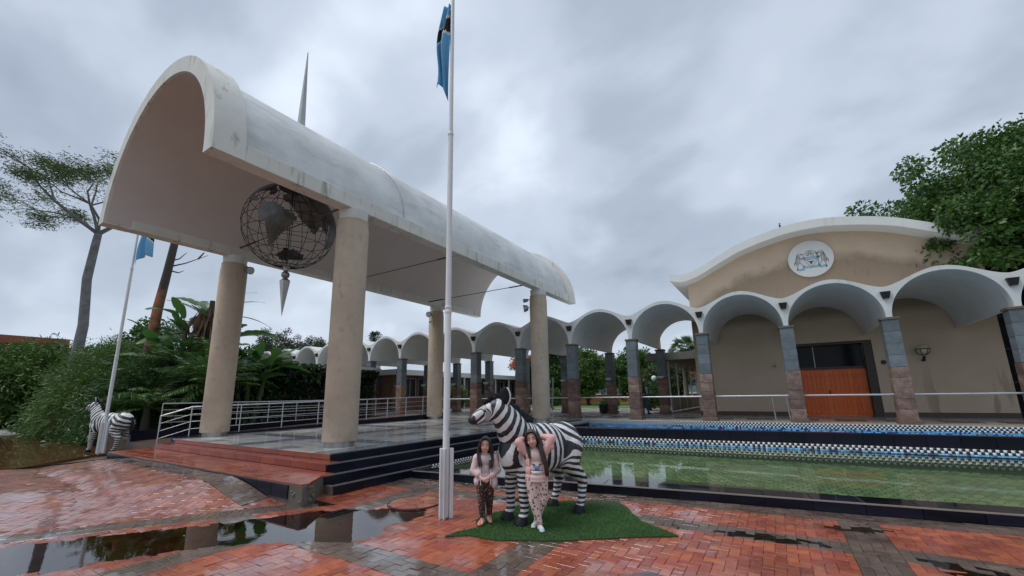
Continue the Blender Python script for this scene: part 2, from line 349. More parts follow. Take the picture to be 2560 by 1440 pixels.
def build_paving():
    bricks = []   # (poly, pose or None, mat)
    xb = [-5.98+3.22*k for k in range(-1, 5)]; yb = [.30, 3.15, 6.02]
    BW = .42
    MOUND = (BN[0], BN[1], BN[0]*BQ[0]+BN[1]*BQ[1])
    pool_hp = (-.14, 1, wall_y(0)-.46)      # keep y <= wall_y - .46
    base = [pool_hp, (-1, 0, 8.9)]
    def emit(gen, hps, mi):
        for poly, pose in gen:
            A0 = area(poly); q = poly
            for h in hps:
                q = clip(q, *h)
                if len(q) < 3: break
            if len(q) < 3: continue
            A = area(q)
            if A < .0022: continue
            bricks.append((q, pose if A > .98*A0 else None, mi))
    X0, X1, Y0 = -9.2, 6.8, -.4
    xs = [X0]+[v for k in xb for v in (k, k+BW) if X0 < v < X1]+[X1]
    for k in range(len(xs)-1):
        cx = (xs[k]+xs[k+1])/2; gx = any(a <= cx <= a+BW for a in xb)
        ys = [Y0]+[v for a in yb for v in (a, a+BW)]+[8.6]
        for j in range(len(ys)-1):
            cy = (ys[j]+ys[j+1])/2; gy = any(a <= cy <= a+BW for a in yb)
            r = (xs[k], xs[k+1], ys[j], ys[j+1])
            if r[1]-r[0] < .05: continue
            emit(herring(*r, org=(xs[k], ys[j])), base+rect_hp(*r)+[MOUND, (0, 1, 4.62)], 1 if (gx or gy) else 0)
            if r[3] > 4.62: emit(herring(*r, org=(xs[k], ys[j])), base+rect_hp(*r)+[(0, -1, -4.62), (-1, 0, 7.4)], 1 if (gx or gy) else 0)
    # grey courses beside the pool wall
    e = (math.cos(WALL_A), math.sin(WALL_A)); nn = (-e[1], e[0])
    emit(courses((-7.2, wall_y(-7.2)-.45), e, nn, 14.2, 4), [(-.14, 1, wall_y(0)-.012), (-1, 0, 7.4)], 1)
    # grey border of the mound, two courses
    emit(courses((BQ[0]-BE[0]*2.2, BQ[1]-BE[1]*2.2), BE, BN, 5.7, 2, False), [(0, 1, 4.6)], 1)
    lim = (-BN[0], -BN[1], -(BN[0]*BQ[0]+BN[1]*BQ[1]+.425))
    far = (-.70, .714, .714*2.37+.70*15.75)
    emit(herring(-18.4, -6.4, -1.2, 3.76, org=(-8, 2), ang=math.radians(33)), [lim, far, (0, 1, 3.74), (0, -1, 1.0)], 2)
    emit(courses((-15.9, 3.745), (1, 0), (0, 1), 8.9, 4), [lim, far, (0, 1, 4.16), (1, 0, -7.55)], 1)
    emit(courses((-7.5, 3.745), (1, 0), (0, 1), 1.6, 6), [lim, (0, 1, 4.5), (-1, 0, 7.53)], 2)
    emit(herring(-18.4, -13.9, 4.16, 5.5, org=(-16, 4), ang=0), [lim, far, (0, -1, -4.16), (1, 0, -15.2), (0, 1, 5.3)], 2)
    red = wet_mat('wet_red_paver', (.30, .058, .025), (.39, .094, .044)); grey = wet_mat('wet_grey_paver', (.092, .058, .042), (.138, .097, .075))
    pink = wet_mat('wet_faded_red_paver', (.30, .088, .055), (.37, .13, .09), r0=.16, r1=.5, cw=(1.0, .55))
    mats = [red, grey, pink]
    # bed under the joints
    nx, ny = 110, 46; xs_ = np.linspace(-19.5, 7.2, nx); ys_ = np.linspace(-1.6, 9.2, ny)
    V = np.array([(x, y, gz(x, y)-.012-.14*S((-.70*x+.714*y-12.72)/.12)) for y in ys_ for x in xs_]); idx = np.arange(nx*ny).reshape(ny, nx)
    F = np.stack([idx[:-1, :-1], idx[:-1, 1:], idx[1:, 1:], idx[1:, :-1]], -1).reshape(-1, 4)
    bedm = M('sandy_joint_bed', (.085, .055, .04), .5, .3, 5, world=True)
    pave = tag(put('plaza_paving', fastmesh('plaza_paving', V, F, bedm)), kind='structure')
    # full brick mesh, shared
    def prism_of(poly, z=0., inset=.0025, bev=.0028, low=.035, n_=None):
        cx = sum(p[0] for p in poly)/len(poly); cy = sum(p[1] for p in poly)/len(poly)
        def off(k):
            o = []
            for p in poly:
                d = math.hypot(p[0]-cx, p[1]-cy); t = max(0, 1-k*1.35/d); o.append((cx+(p[0]-cx)*t, cy+(p[1]-cy)*t))
            return o
        a, b = off(inset), off(inset+bev); n = len(poly)
        return cx, cy, a, b, n
    unit = {}
    for mi in range(3):
        L_, W_ = PW*2, PW; i1, i2 = .0028, .0055
        r = lambda k: [(-L_/2+k, -W_/2+k), (L_/2-k, -W_/2+k), (L_/2-k, W_/2-k), (-L_/2+k, W_/2-k)]
        V_ = [(x, y, -.03) for x, y in r(i1)]+[(x, y, -.002) for x, y in r(i1)]+[(x, y, 0) for x, y in r(i2)]
        F_ = [(8, 9, 10, 11)]+[(i, (i+1) % 4, 4+(i+1) % 4, 4+i) for i in range(4)]+[(4+i, 4+(i+1) % 4, 8+(i+1) % 4, 8+i) for i in range(4)]
        unit[mi] = mesh('paver', V_, F_, mats[mi])
    fwv = Vector((-.535, .845)); rv = Vector((.845, .535))
    scored = []
    for k, (q, pose, mi) in enumerate(bricks):
        if pose is None: continue
        dep = pose[0]*fwv.x+pose[1]*fwv.y; lat = pose[0]*rv.x+pose[1]*rv.y
        if dep < 2.35 or abs(lat) > dep*1.17: continue
        scored.append((dep, k))
    scored.sort(); single = {k for _, k in scored[:300]}
    VV, FF, MM = [], [], []
    for k, (q, pose, mi) in enumerate(bricks):
        cx = sum(p[0] for p in q)/len(q); cy = sum(p[1] for p in q)/len(q)
        h = .06; g0 = gz(cx, cy); gx_ = (gz(cx+h, cy)-g0)/h; gy_ = (gz(cx, cy+h)-g0)/h
        tx, ty = gx_+random.gauss(0, .010), gy_+random.gauss(0, .010); dz = g0+random.gauss(0, .0016)
        if k in single:
            o = put('paver', unit[mi], pave)
            nrm = Vector((-tx, -ty, 1)).normalized(); ex = Vector((math.cos(pose[2]), math.sin(pose[2]), 0)); ex = (ex-nrm*ex.dot(nrm)).normalized(); ey = nrm.cross(ex)
            R = Matrix((ex, ey, nrm)).transposed().to_4x4(); R.translation = (cx, cy, dz); o.matrix_local = R
            continue
        cx, cy, a, b, n = prism_of(q); B = len(VV)
        zz = lambda p: dz+(p[0]-cx)*tx+(p[1]-cy)*ty
        VV += [(p[0], p[1], zz(p)-.03) for p in a]+[(p[0], p[1], zz(p)-.002) for p in a]+[(p[0], p[1], zz(p)) for p in b]
        FF.append(tuple(B+2*n+i for i in range(n))); MM.append(mi)
        for i in range(n):
            j = (i+1) % n; FF += [(B+i, B+j, B+n+j, B+n+i), (B+n+i, B+n+j, B+2*n+j, B+2*n+i)]; MM += [mi, mi]
    tag(put('paver_field', mesh('paver_field', VV, FF, mats, MM), pave), kind='stuff')
    # rain water standing in the hollows
    xs_ = np.linspace(-9.4, 6.9, 60); ys_ = np.linspace(-1.5, 8.6, 40); V = np.array([(x, y, 0.0) for y in ys_ for x in xs_]); idx = np.arange(2400).reshape(40, 60)
    F = np.stack([idx[:-1, :-1], idx[:-1, 1:], idx[1:, 1:], idx[1:, :-1]], -1).reshape(-1, 4)
    keep = [bd(*V[f[0]][:2]) < .7 and V[f[2]][1] < wall_y(V[f[2]][0])-.02 for f in F]
    tag(put('puddle_water', fastmesh('puddle_water', V, F[np.array(keep)], water_mat('puddle_water', (.70, .62, .56), .010, .03, 9, ior=3.0))), kind='structure')
build_paving()

def build_terrain():
    far = M('far_ground', (.16, .13, .09), .9, .3, .05, world=True, c2=(.10, .12, .05))
    tag(MB().add([(-1500, -1500, -.2), (1500, -1500, -.2), (1500, 1500, -.2), (-1500, 1500, -.2)], [(0, 1, 2, 3)]).build('ground', far), kind='structure')
    # bare wet earth and driveway to the left of the plaza
    nx, ny = 60, 60; xs_ = -17.2-np.linspace(0, 1, nx)**2.2*240; ys_ = np.concatenate([np.linspace(-60, -4, 10), np.linspace(-3, 14, 34), np.linspace(16, 160, 16)])
    V = []
    for y in ys_:
        for x in xs_:
            lip = 2.37+(x+15.75)*.98
            z = .085+.03*vnoise(x, y, .22, 4)+.012*vnoise(x, y, .9, 5)
            dd = math.hypot((x+23)/7.5, (y-2.6)/3.4); z -= .13*math.exp(-dd*dd)
            V.append((x, y, z))
    V = np.array(V); idx = np.arange(nx*ny).reshape(ny, nx)
    F = np.stack([idx[:-1, :-1], idx[1:, :-1], idx[1:, 1:], idx[:-1, 1:]], -1).reshape(-1, 4)
    m = M('wet_earth', (.115, .068, .042), .35, .3, .6, world=True, c2=(.19, .135, .10), bump=.5, bsc=14, rvar=.2)
    tag(put('earth', fastmesh('earth', V, F, m, smooth=True)), kind='structure')
    tag(MB().add([(-36, -8, .075), (-15.9, -8, .075), (-15.95, 2.1, .075), (-18.25, 4.45, .075), (-18.0, 6.2, .075), (-36, 6.6, .075)], [(0, 1, 2, 3, 4, 5)]).build('muddy_water', water_mat('muddy_water', (.5, .40, .32), .02, .05, 4, turb=((.19, .10, .05), .5))), kind='structure')
    road = M('wet_concrete_road', (.33, .31, .29), .35, .18, .5, world=True, c2=(.40, .38, .36), rvar=.15)
    tag(MB().prism([(-33, -6), (-31, 1.2), (-33, 5.2), (-44, 7.4), (-70, 9.6), (-130, 15), (-130, -30), (-40, -30)], .05, .135).build('driveway', road), kind='structure')
    # painted kerb, brown and white blocks, with the grass verge behind it
    kerb = thing('painted_kerb', 'low kerb painted in brown and white blocks along the grass verge by the driveway', 'kerb', (-58, 10.5, .1))
    kb = [MB().box(-.5, .49, -.12, .12, 0, .28).me('kerb_block', M('kerb_brown', (.25, .10, .05), .6)), MB().box(-.5, .49, -.12, .12, 0, .28).me('kerb_block', M('kerb_white', (.55, .53, .48), .6))]
    for k in range(26): put('kerb_block', kb[k % 2], kerb, ((k-13)*-1.0, (k-13)*-.06, 0), (0, 0, .06))
    tag(MB().prism([(-32, 12), (-75, 9.9), (-80, 40), (-32, 40)], .05, .30).build('verge', M('verge_grass', (.055, .11, .025), .9, .3, 2, bump=.8, bsc=20)), kind='structure')
    # courtyard behind the arcade
    pv = M('courtyard_paving', (.36, .34, .31), .25, .12, .7, world=True, rvar=.12)
    tag(MB().box(-60, 14, 24.75, 34.5, -.1, .594).build('courtyard', pv), kind='structure')
    tag(MB().box(-70, 14, 34.5, 75, -.1, .62).build('lawn', M('lawn', (.085, .17, .03), .9, .25, 3, world=True, bump=.6, bsc=15)), kind='structure')
build_terrain()

# ================================================================== PLATFORM AND STEPS
NAVY = M('navy_black_tile', (.007, .008, .017), .20, .3, 1.2, spec=.22, isl=.4, rvar=.06)
GROUT = M('tile_grout', (.11, .095, .08), .8, .2, 6)
REDTILE = M('red_floor_tile', (.27, .055, .028), .16, .18, 2.0, isl=.15, rvar=.08, world=True)
REDTILE_L = M('red_quarry_tile', (.30, .07, .035), .2, .2, 2.0, isl=.18, rvar=.1, world=True)
def tile_mesh(name, lx, ly, lz, mat, b=.004):
    mb = MB(); x, y, z = lx/2, ly/2, lz/2
    o = put('tmp', MB().box(-x, x, -y, y, -z, z).me(name, mat)); bm = bmesh.new(); bm.from_mesh(o.data)
    bmesh.ops.bevel(bm, geom=bm.edges[:], offset=min(b, lx*.3, ly*.3, lz*.3), segments=1, affect='EDGES'); bm.to_mesh(o.data); bm.free()
    me = o.data; bpy.data.objects.remove(o); return me
def run_tiles(parent, name, p0, p1, w, lx, ly, lz, mat, gap=.006, ang=None, jit=.001):
    """tiles of nominal length lx laid end to end from p0 to p1 (centres on that line)"""
    p0, p1 = Vector(p0), Vector(p1); d = p1-p0; n = max(1, round(d.length/lx)); l = d.length/n; e = d.normalized()
    me = tile_mesh(name, l-gap, ly, lz, mat); a = math.atan2(e.y, e.x)
    for k in range(n):
        o = put(name, me, parent, p0+e*(l*(k+.5))+Vector((0, 0, random.uniform(-jit, jit))), (0, 0, a))
    return n
PX0, PX1, PY0, PY1, PZ = -15.3, -7.75, 5.45, 18.35, .6
def build_platform():
    core = MB()
    core.box(PX0, PX1-.03, PY0+.03, PY1, -.2, PZ-.022)
    core.box(PX0+.05, -7.43, 5.17, PY1, -.2, .458)
    core.prism([(-15.9, 4.20), (-6.62, 4.20), (-6.62, 4.26), (-7.11, 4.88), (-7.11, PY1), (-15.9, PY1)], -.2, .318)
    core.box(-15.0, -6.88, 4.92, PY1, -.2, .168)
    pf = tag(core.build('platform', GROUT), kind='structure')
    # broken corner: exposed mortar
    rub = MB(); rnd = random.Random(3)
    for k in range(26):
        c = Vector((-6.66+rnd.uniform(-.25, .03), 4.24+rnd.uniform(-.05, .3), rnd.uniform(.05, .27))); c.x = min(c.x, -6.6-(c.y-4.24)*.75)
        R = Euler((rnd.random()*3, rnd.random()*3, rnd.random()*3)).to_matrix(); rub.ell(c, (rnd.uniform(.03, .07), rnd.uniform(.02, .05), rnd.uniform(.02, .04)), 6, 4, 0, R)
    rub.build('broken_mortar', M('broken_mortar', (.17, .14, .10), .9, .4, 12, bump=.8, bsc=60), pf)
    # floor: pale tiles with a grid of grey bands
    cream = M('cream_floor_tile', (.62, .595, .55), .13, .10, 1.1, isl=.07, rvar=.07, world=True); grey = M('grey_floor_tile', (.24, .255, .27), .13, .15, 1.1, isl=.12, rvar=.07, world=True)
    nx, ny = 13, 22; lx, ly = (PX1-PX0)/nx, (PY1-PY0)/ny
    mc, mg = tile_mesh('floor_tile', lx-.007, ly-.007, .03, cream, .003), tile_mesh('floor_tile', lx-.007, ly-.007, .03, grey, .003)
    for i in range(nx):
        for j in range(ny):
            g = (i % 6 == 0) or (j % 7 == 3) or (i % 6 == 3 and j % 7 in (6, 0))
            put('floor_tile', mg if g else mc, pf, (PX0+(i+.5)*lx, PY0+(j+.5)*ly, PZ-.015+random.uniform(-.0012, .0012)))
    # front: red risers and treads
    run_tiles(pf, 'riser_tile', (PX0+.2, PY0+.015, .54), (PX1, PY0+.015, .54), 0, .6, .028, .112, REDTILE)
    run_tiles(pf, 'tread_tile', (PX0-.1, 5.29, .468), (-7.42, 5.29, .468), 0, .6, .30, .028, REDTILE)
    run_tiles(pf, 'riser_tile', (PX0-.3, 5.155, .40), (-7.42, 5.155, .40), 0, .6, .028, .118, REDTILE)
    for r, y in enumerate((4.93, 4.55)):
        run_tiles(pf, 'tread_tile', (-15.85, y, .328), (-7.10, y, .328), 0, .45, .372, .03, REDTILE_L)
    run_tiles(pf, 'tread_tile', (-15.85, 4.28, .328), (-6.66, 4.28, .328), 0, .45, .152, .03, REDTILE_L)
    mb = MB().prism([(-7.095, 4.365), (-6.70, 4.365), (-7.095, 4.86)], .314, .342); mb.build('tread_tile', REDTILE_L, pf)
    run_tiles(pf, 'riser_tile', (-15.85, 4.19, .20), (-7.0, 4.19, .20), 0, .5, .022, .21, NAVY)
    # right flank: navy risers with thin steel-grey nosings
    nos = M('nosing_strip', (.15, .145, .14), .35, .1, 4)
    for x, ztop, h, y0 in ((-7.745, .6, .135, 5.46), (-7.415, .462, .13, 5.16), (-7.095, .322, .13, 4.9), (-6.865, .172, .19, 4.95)):
        run_tiles(pf, 'riser_tile', (x, y0, ztop-.012-h/2), (x, PY1-.02, ztop-.012-h/2), 0, .62, .026, h, NAVY)
        w = {.6: .31, .462: .31, .322: .30, .172: .22}[ztop]
        if ztop < .6: run_tiles(pf, 'tread_tile', (x-w/2-.014, y0+.05, ztop+.003), (x-w/2-.014, PY1-.02, ztop+.003), 0, .62, w, .02, NAVY)
        MB().box(x-.02, x+.02, y0, PY1-.03, ztop-.008, ztop+.0145+.001*(ztop < .6)).build('nosing', nos, pf)
    # ramp with navy side wall, left of the platform
    rw = MB(); rw.add([(-15.55, 5.5, 0), (-15.31, 5.5, 0), (-15.31, 17.5, 0), (-15.55, 17.5, 0), (-15.55, 5.5, .62), (-15.31, 5.5, .62), (-15.31, 17.5, .86), (-15.55, 17.5, .86)], [(3, 2, 1, 0), (4, 5, 6, 7), (0, 1, 5, 4), (1, 2, 6, 5), (2, 3, 7, 6), (3, 0, 4, 7)])
    ramp = tag(rw.build('ramp', NAVY), kind='structure')
    MB().add([(-18.5, 5.4, 0), (-15.55, 5.4, 0), (-15.55, 17.5, 0), (-18.5, 17.5, 0), (-18.5, 5.4, .38), (-15.55, 5.4, .38), (-15.55, 17.5, .75), (-18.5, 17.5, .75)], [(3, 2, 1, 0), (4, 5, 6, 7), (0, 1, 5, 4), (1, 2, 6, 5), (2, 3, 7, 6), (3, 0, 4, 7)]).build('ramp_floor', M('ramp_floor', (.12, .075, .06), .3, .2, 2), ramp)
    MB().box(-18.75, -18.5, 5.4, 17.5, 0, .72).build('ramp_kerb', NAVY, ramp)
    tag(MB().box(-22.3, -18.75, 5.6, 20, -.1, .4).build('planting_bed', M('bed_soil', (.05, .035, .022), .9, .3, 6, bump=.8, bsc=20)), kind='structure')
    # arcade floor
    fl = M('arcade_floor_slab', (.33, .31, .28), .22, .15, .9, world=True, rvar=.1, c2=(.40, .375, .34))
    af = tag(MB().box(-40, 14, PY1+.005, 24.75, -.1, .586).build('arcade_floor', fl), kind='structure')
    dk = M('dark_floor_band', (.07, .06, .055), .25, .2, 2, rvar=.1)
    pale = M('pale_floor_slab', (.40, .37, .33), .2, .12, 1.2, isl=.08, rvar=.1)
    sl = tile_mesh('floor_slab', 1.18, .60, .02, pale, .002); db = tile_mesh('floor_slab', .98, .28, .02, dk, .002)
    for i in range(-14, 12):
        for j in range(2): put('floor_slab', sl, af, (i*1.19+.3, 18.67+j*.61, .592))
        if -9 < i < 9: put('floor_slab', db, af, (i*1.49+.3+.4, 20.6, .592)); put('floor_slab', db, af, (i*1.49+.3+.4, 21.2, .592))
build_platform()

# ================================================================== POOL
def build_pool():
    pool = thing('reflecting_pool', 'long black-tiled reflecting pool with green water and black and white mosaic edge', 'pool', (-7.0, 6.83, 0), WALL_A)
    LEN = 14.6; W = .155
    # local frame: u along front wall, v away from camera
    MB().box(0.05, LEN, .02, .46, -.3, W-.03).build('wall_core', GROUT, pool)
    NAVYW = M('wet_navy_tile', (.012, .013, .020), .07, .3, 1.2, isl=.5, rvar=.04)
    run_tiles(pool, 'wall_tile', (0, .008, .062), (LEN, .008, .062), 0, .6, .022, .165, NAVY, .007)
    run_tiles(pool, 'coping_tile', (0, .245, W-.012), (LEN, .245, W-.012), 0, .6, .46, .026, NAVYW, .008)
    MB().box(0, LEN, -.006, .012, W-.016, W+.003).build('edge_trim', M('edge_trim', (.28, .24, .20), .4, .1, 5), pool)
    # everything behind is built in world coordinates, re-expressed in the pool frame
    inv = (Matrix.Translation((-7.0, 6.83, 0)) @ Matrix.Rotation(WALL_A, 4, 'Z')).inverted()
    def wput(name, me, kind=None):
        o = put(name, me, pool); o.matrix_local = inv.copy()
        if kind: o['kind'] = kind
        return o
    fy = lambda x: 14.32+.07*x                          # far wall of the lower basin
    X0, X1 = -6.83, 8.5
    # bottom: algae-green setts
    green = M('algae_sett', (.225, .295, .175), .7, .25, 1.2, isl=.4, world=True, c2=(.36, .42, .25))
    V, F = [], []; s = .165; rnd = random.Random(5)
    for j in range(int(6.6/s)+2):
        for i in range(int((X1-X0)/s)+1):
            x = X0+(i+.5*(j % 2))*s; y = 7.1+j*s
            if y < wall_y(x)+.42 or y > fy(x)+.1: continue
            g = .014; z = -.13+rnd.uniform(-.004, .004); b = len(V)
            V += [(x+g, y+g, z-.02), (x+s-g, y+g, z-.02), (x+s-g, y+s-g, z-.02), (x+g, y+s-g, z-.02), (x+2*g, y+2*g, z), (x+s-2*g, y+2*g, z), (x+s-2*g, y+s-2*g, z), (x+2*g, y+s-2*g, z)]
            F += [(b+4, b+5, b+6, b+7), (b, b+1, b+5, b+4), (b+1, b+2, b+6, b+5), (b+2, b+3, b+7, b+6), (b+3, b, b+4, b+7)]
    wput('basin_setts', fastmesh('basin_setts', np.array(V), np.array(F), green), 'stuff')
    MB().add([(X0-.1, 6.9, -.15), (X1, 9.2, -.15), (X1, 15.3, -.15), (X0-.1, 14.4, -.15)], [(0, 1, 2, 3)]).build('basin_floor', M('basin_grout', (.02, .035, .015), .9), pool).matrix_local = inv.copy()
    # mosaic bands: small real tiles, joined
    wt = M('white_mosaic', (.70, .71, .70), .15, .08, 8); bt = M('black_mosaic', (.012, .012, .018), .12, .2, 8)
    b1 = M('blue_mosaic', (.13, .38, .62), .15, .2, 6, isl=.5); b2 = M('dark_blue_mosaic', (.012, .03, .16), .15, .2, 6)
    def mosaic(name, p0, p1, z0, z1, t, out, fn, mats, lean=0.):
        p0, p1 = Vector((*p0, 0)), Vector((*p1, 0)); d = p1-p0; nu = int(d.length/t); e = d.normalized(); o = Vector(out); nv = max(1, round((z1-z0)/t)); h = (z1-z0)/nv; g = .0022
        V, F, MI = [], [], []
        for i in range(nu):
            for j in range(nv):
                b = len(V)
                for dep, q in ((0, g), (.004, g+.002)):
                    for u, v in ((q, q), (t-q, q), (t-q, h-q), (q, h-q)):
                        zz = z0+j*h+v; p = p0+e*(i*t+u)+o*(dep+lean*(z1-zz)); V.append((p.x, p.y, zz))
                F += [(b+4, b+5, b+6, b+7)]+[(b+k, b+(k+1) % 4, b+4+(k+1) % 4, b+4+k) for k in range(4)]; MI += [fn(i, j, nv)]*5
        wput(name, fastmesh(name, np.array(V), np.array(F), mats, MI), 'stuff')
    chk = lambda i, j, n: (i+j) % 2
    rb = random.Random(9)
    e2 = Vector((1, .07, 0)).normalized(); o2 = (e2.y, -e2.x, 0)
    xr = 8.4
    mosaic('far_checker_band', (X0, fy(X0)-.03), (xr, fy(xr)-.03), -.13, .31, .0628, o2, lambda i, j, n: (2+(rb.random() < .3)) if j == 4 else (i+j) % 2, [wt, bt, b1, b2], .22)
    mosaic('side_checker_band', (-6.83, 13.6), (-6.83, 7.4), -.13, .20, .05, (1, 0, 0), chk, [wt, bt], .3)
    # black wall between the basins
    inw = MB(); inw.add([(X0, fy(X0)+.01, -.2), (xr, fy(xr)+.01, -.2), (xr, fy(xr)+.3, -.2), (X0, fy(X0)+.3, -.2), (X0, fy(X0)+.01, .58), (xr, fy(xr)+.01, .58), (xr, fy(xr)+.3, .58), (X0, fy(X0)+.3, .58)], [(3, 2, 1, 0), (4, 5, 6, 7), (0, 1, 5, 4), (1, 2, 6, 5), (2, 3, 7, 6), (3, 0, 4, 7)])
    wput('middle_wall', inw.me('middle_wall', GROUT))
    n = 25; lx = (Vector((X0, fy(X0)))-Vector((xr, fy(xr)))).length/n; tm = tile_mesh('wall_tile', lx-.006, .024, .268, NAVY); tc = tile_mesh('coping_tile', lx-.006, .30, .022, NAVY)
    a2 = math.atan(.07)
    for k in range(n):
        c = Vector((X0, fy(X0), 0))+e2*(lx*(k+.5))
        for nm, me_, dv, z in (('wall_tile', tm, -.002, .449), ('coping_tile', tc, .158, .592)):
            o = put(nm, me_, pool); o.matrix_local = inv @ (Matrix.Translation(c+Vector((-e2.y, e2.x, 0))*dv+Vector((0, 0, z))) @ Matrix.Rotation(a2, 4, 'Z'))
    # upper channel
    MB().add([(X0-.8, 14.0, .16), (xr, 14.6, .16), (xr, 18.34, .16), (X0-.8, 18.34, .16)], [(0, 1, 2, 3)]).build('channel_floor', b1, pool).matrix_local = inv.copy()
    mosaic('channel_blue_band', (-7.45, 18.335), (xr+3, 18.335), .16, .43, .05, (0, -1, 0), lambda i, j, n: 1 if rb.random() < .3 else 0, [b1, b2])
    mosaic('channel_checker_band', (-7.45, 18.335), (xr+3, 18.335), .431, .60, .0565, (0, -1, 0), chk, [wt, bt])
    mosaic('channel_end_band', (-7.45, 18.33), (-7.45, 14.0), .431, .60, .045, (1, 0, 0), chk, [wt, bt])
    # water sheets
    wl = .138
    tag(MB().add([(X0+.0, wall_y(X0)+.40, wl), (8.4, wall_y(8.4)+.40, wl), (8.4, fy(8.4)-.02, wl), (X0, fy(X0)-.02, wl)], [(0, 1, 2, 3)]).build('pool_water', water_mat('pool_water', (.78, .92, .76), .01, .08, 3.2, .010, turb=((.24, .33, .19), .16), ior=1.55)), kind='structure')
    MB().box(-7.45, -6.84, 14.05, 14.4, -.1, .58).build('end_block', NAVY, pool).matrix_local = inv.copy()
build_pool()
# ================================================================== CANOPY
CX, SPR = -11.82, 6.42
def arc_pts(R, n=40, a0=0., a1=PI): return [(CX+R*math.cos(a0+(a1-a0)*i/n), SPR+R*math.sin(a0+(a1-a0)*i/n)) for i in range(n+1)]
def build_canopy():
    c = thing('ceremonial_canopy', 'white barrel vault canopy on four tan columns over the tiled platform', 'canopy', (CX, 11.4, PZ))
    inv = Matrix.Translation((-CX, -11.4, -PZ))
    def add(mb, name, mats, par=c, **k):
        o = mb.build(name, mats, par, **k)
        if par is c: o.location = (-CX, -11.4, -PZ)
        return o
    a = .09
    add(MB().band(arc_pts(2.93, 48, a, PI-a), arc_pts(3.13, 48, a, PI-a), 3.5, 19.6), 'vault_shell', [SHELL], smooth=True)
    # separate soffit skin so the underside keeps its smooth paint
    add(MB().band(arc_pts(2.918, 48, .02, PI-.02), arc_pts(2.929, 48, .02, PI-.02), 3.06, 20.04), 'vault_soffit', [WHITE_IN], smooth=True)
    for y0, y1 in ((3.0, 3.6), (19.5, 20.1)):
        add(MB().band(arc_pts(2.93, 56), arc_pts(3.30, 56), y0, y1), 'end_rib', [FASCIA], smooth=True)
    for s in (-1, 1):
        x0, x1 = sorted((CX+s*2.905, CX+s*3.285))
        add(MB().box(x0, x1, 3.6, 19.5, SPR-.002, SPR+.36), 'edge_beam', [FASCIA], bevel=.015)
        # drip line of mortar fringe along the fascia top
        add(MB().box(min(CX+s*3.05, CX+s*3.20), max(CX+s*3.05, CX+s*3.20), 3.6, 19.5, SPR+.36, SPR+.42), 'gutter_lip', [SHELL])
    ringm = M('steel_base_ring', (.30, .29, .28), .35, .2, 5, metal=.7)
    proto = None
    for x, y in ((-8.79, 6.41), (-14.98, 6.41), (-8.79, 16.42), (-14.98, 16.42)):
        col = MB().lathe([(.385, .13), (.392, .15), (.392, 5.36), (.375, 5.40), (.375, 5.56)], n=48).me('column', TAN, True) if proto is None else proto; proto = col
        o = put('column', col, c, (x-CX, y-11.4, 0))
        MB().lathe([(.335, .0), (.335, .145)], n=40).build('base_ring', ringm, o, True)
        MB().lathe([(.33, 5.55), (.345, 5.60), (.36, 5.825)], n=40).build('capital', WHITE, o, True)
    rod = M('tie_rod_steel', (.10, .075, .06), .5, .2, 6, metal=.5)
    for y, z in ((6.41, 6.72), (10.75, 6.55), (15.6, 6.55)):
        mb = MB().cyl((CX-2.92, y, z), (CX+2.92, y, z), .016, n=8)
        for s in (-1, 1): mb.cyl((CX+s*2.0, y, z), (CX+s*2.92, y, z), .03, n=8)
        add(mb, 'tie_rod', [rod], smooth=True)
    b = .105
    sp = MB().add([(CX-b, 6.47-b, 9.5), (CX+b, 6.47-b, 9.5), (CX+b, 6.47+b, 9.5), (CX-b, 6.47+b, 9.5), (CX-.01, 6.46, 12.95), (CX+.01, 6.46, 12.95), (CX+.01, 6.48, 12.95), (CX-.01, 6.48, 12.95)], [(3, 2, 1, 0), (4, 5, 6, 7), (0, 1, 5, 4), (1, 2, 6, 5), (2, 3, 7, 6), (3, 0, 4, 7)])
    add(sp, 'spire', [M('spire_paint', (.42, .43, .42), .5, .12, 2, streak=(.25, .25, .24))])
    cp = MB().cyl((CX+2.9, 7.6, SPR+.9), (CX+1.0, 7.62, 9.44), .012, n=6)
    # lightning conductor lying on the shell
    pts = [(CX+3.15*math.cos(t), 8.0+.15*math.sin(t*3), SPR+3.15*math.sin(t)) for t in np.linspace(.12, 1.45, 16)]
    add(MB().tube(pts, .014, 6), 'lightning_conductor', [GALV])
    return c
build_canopy()

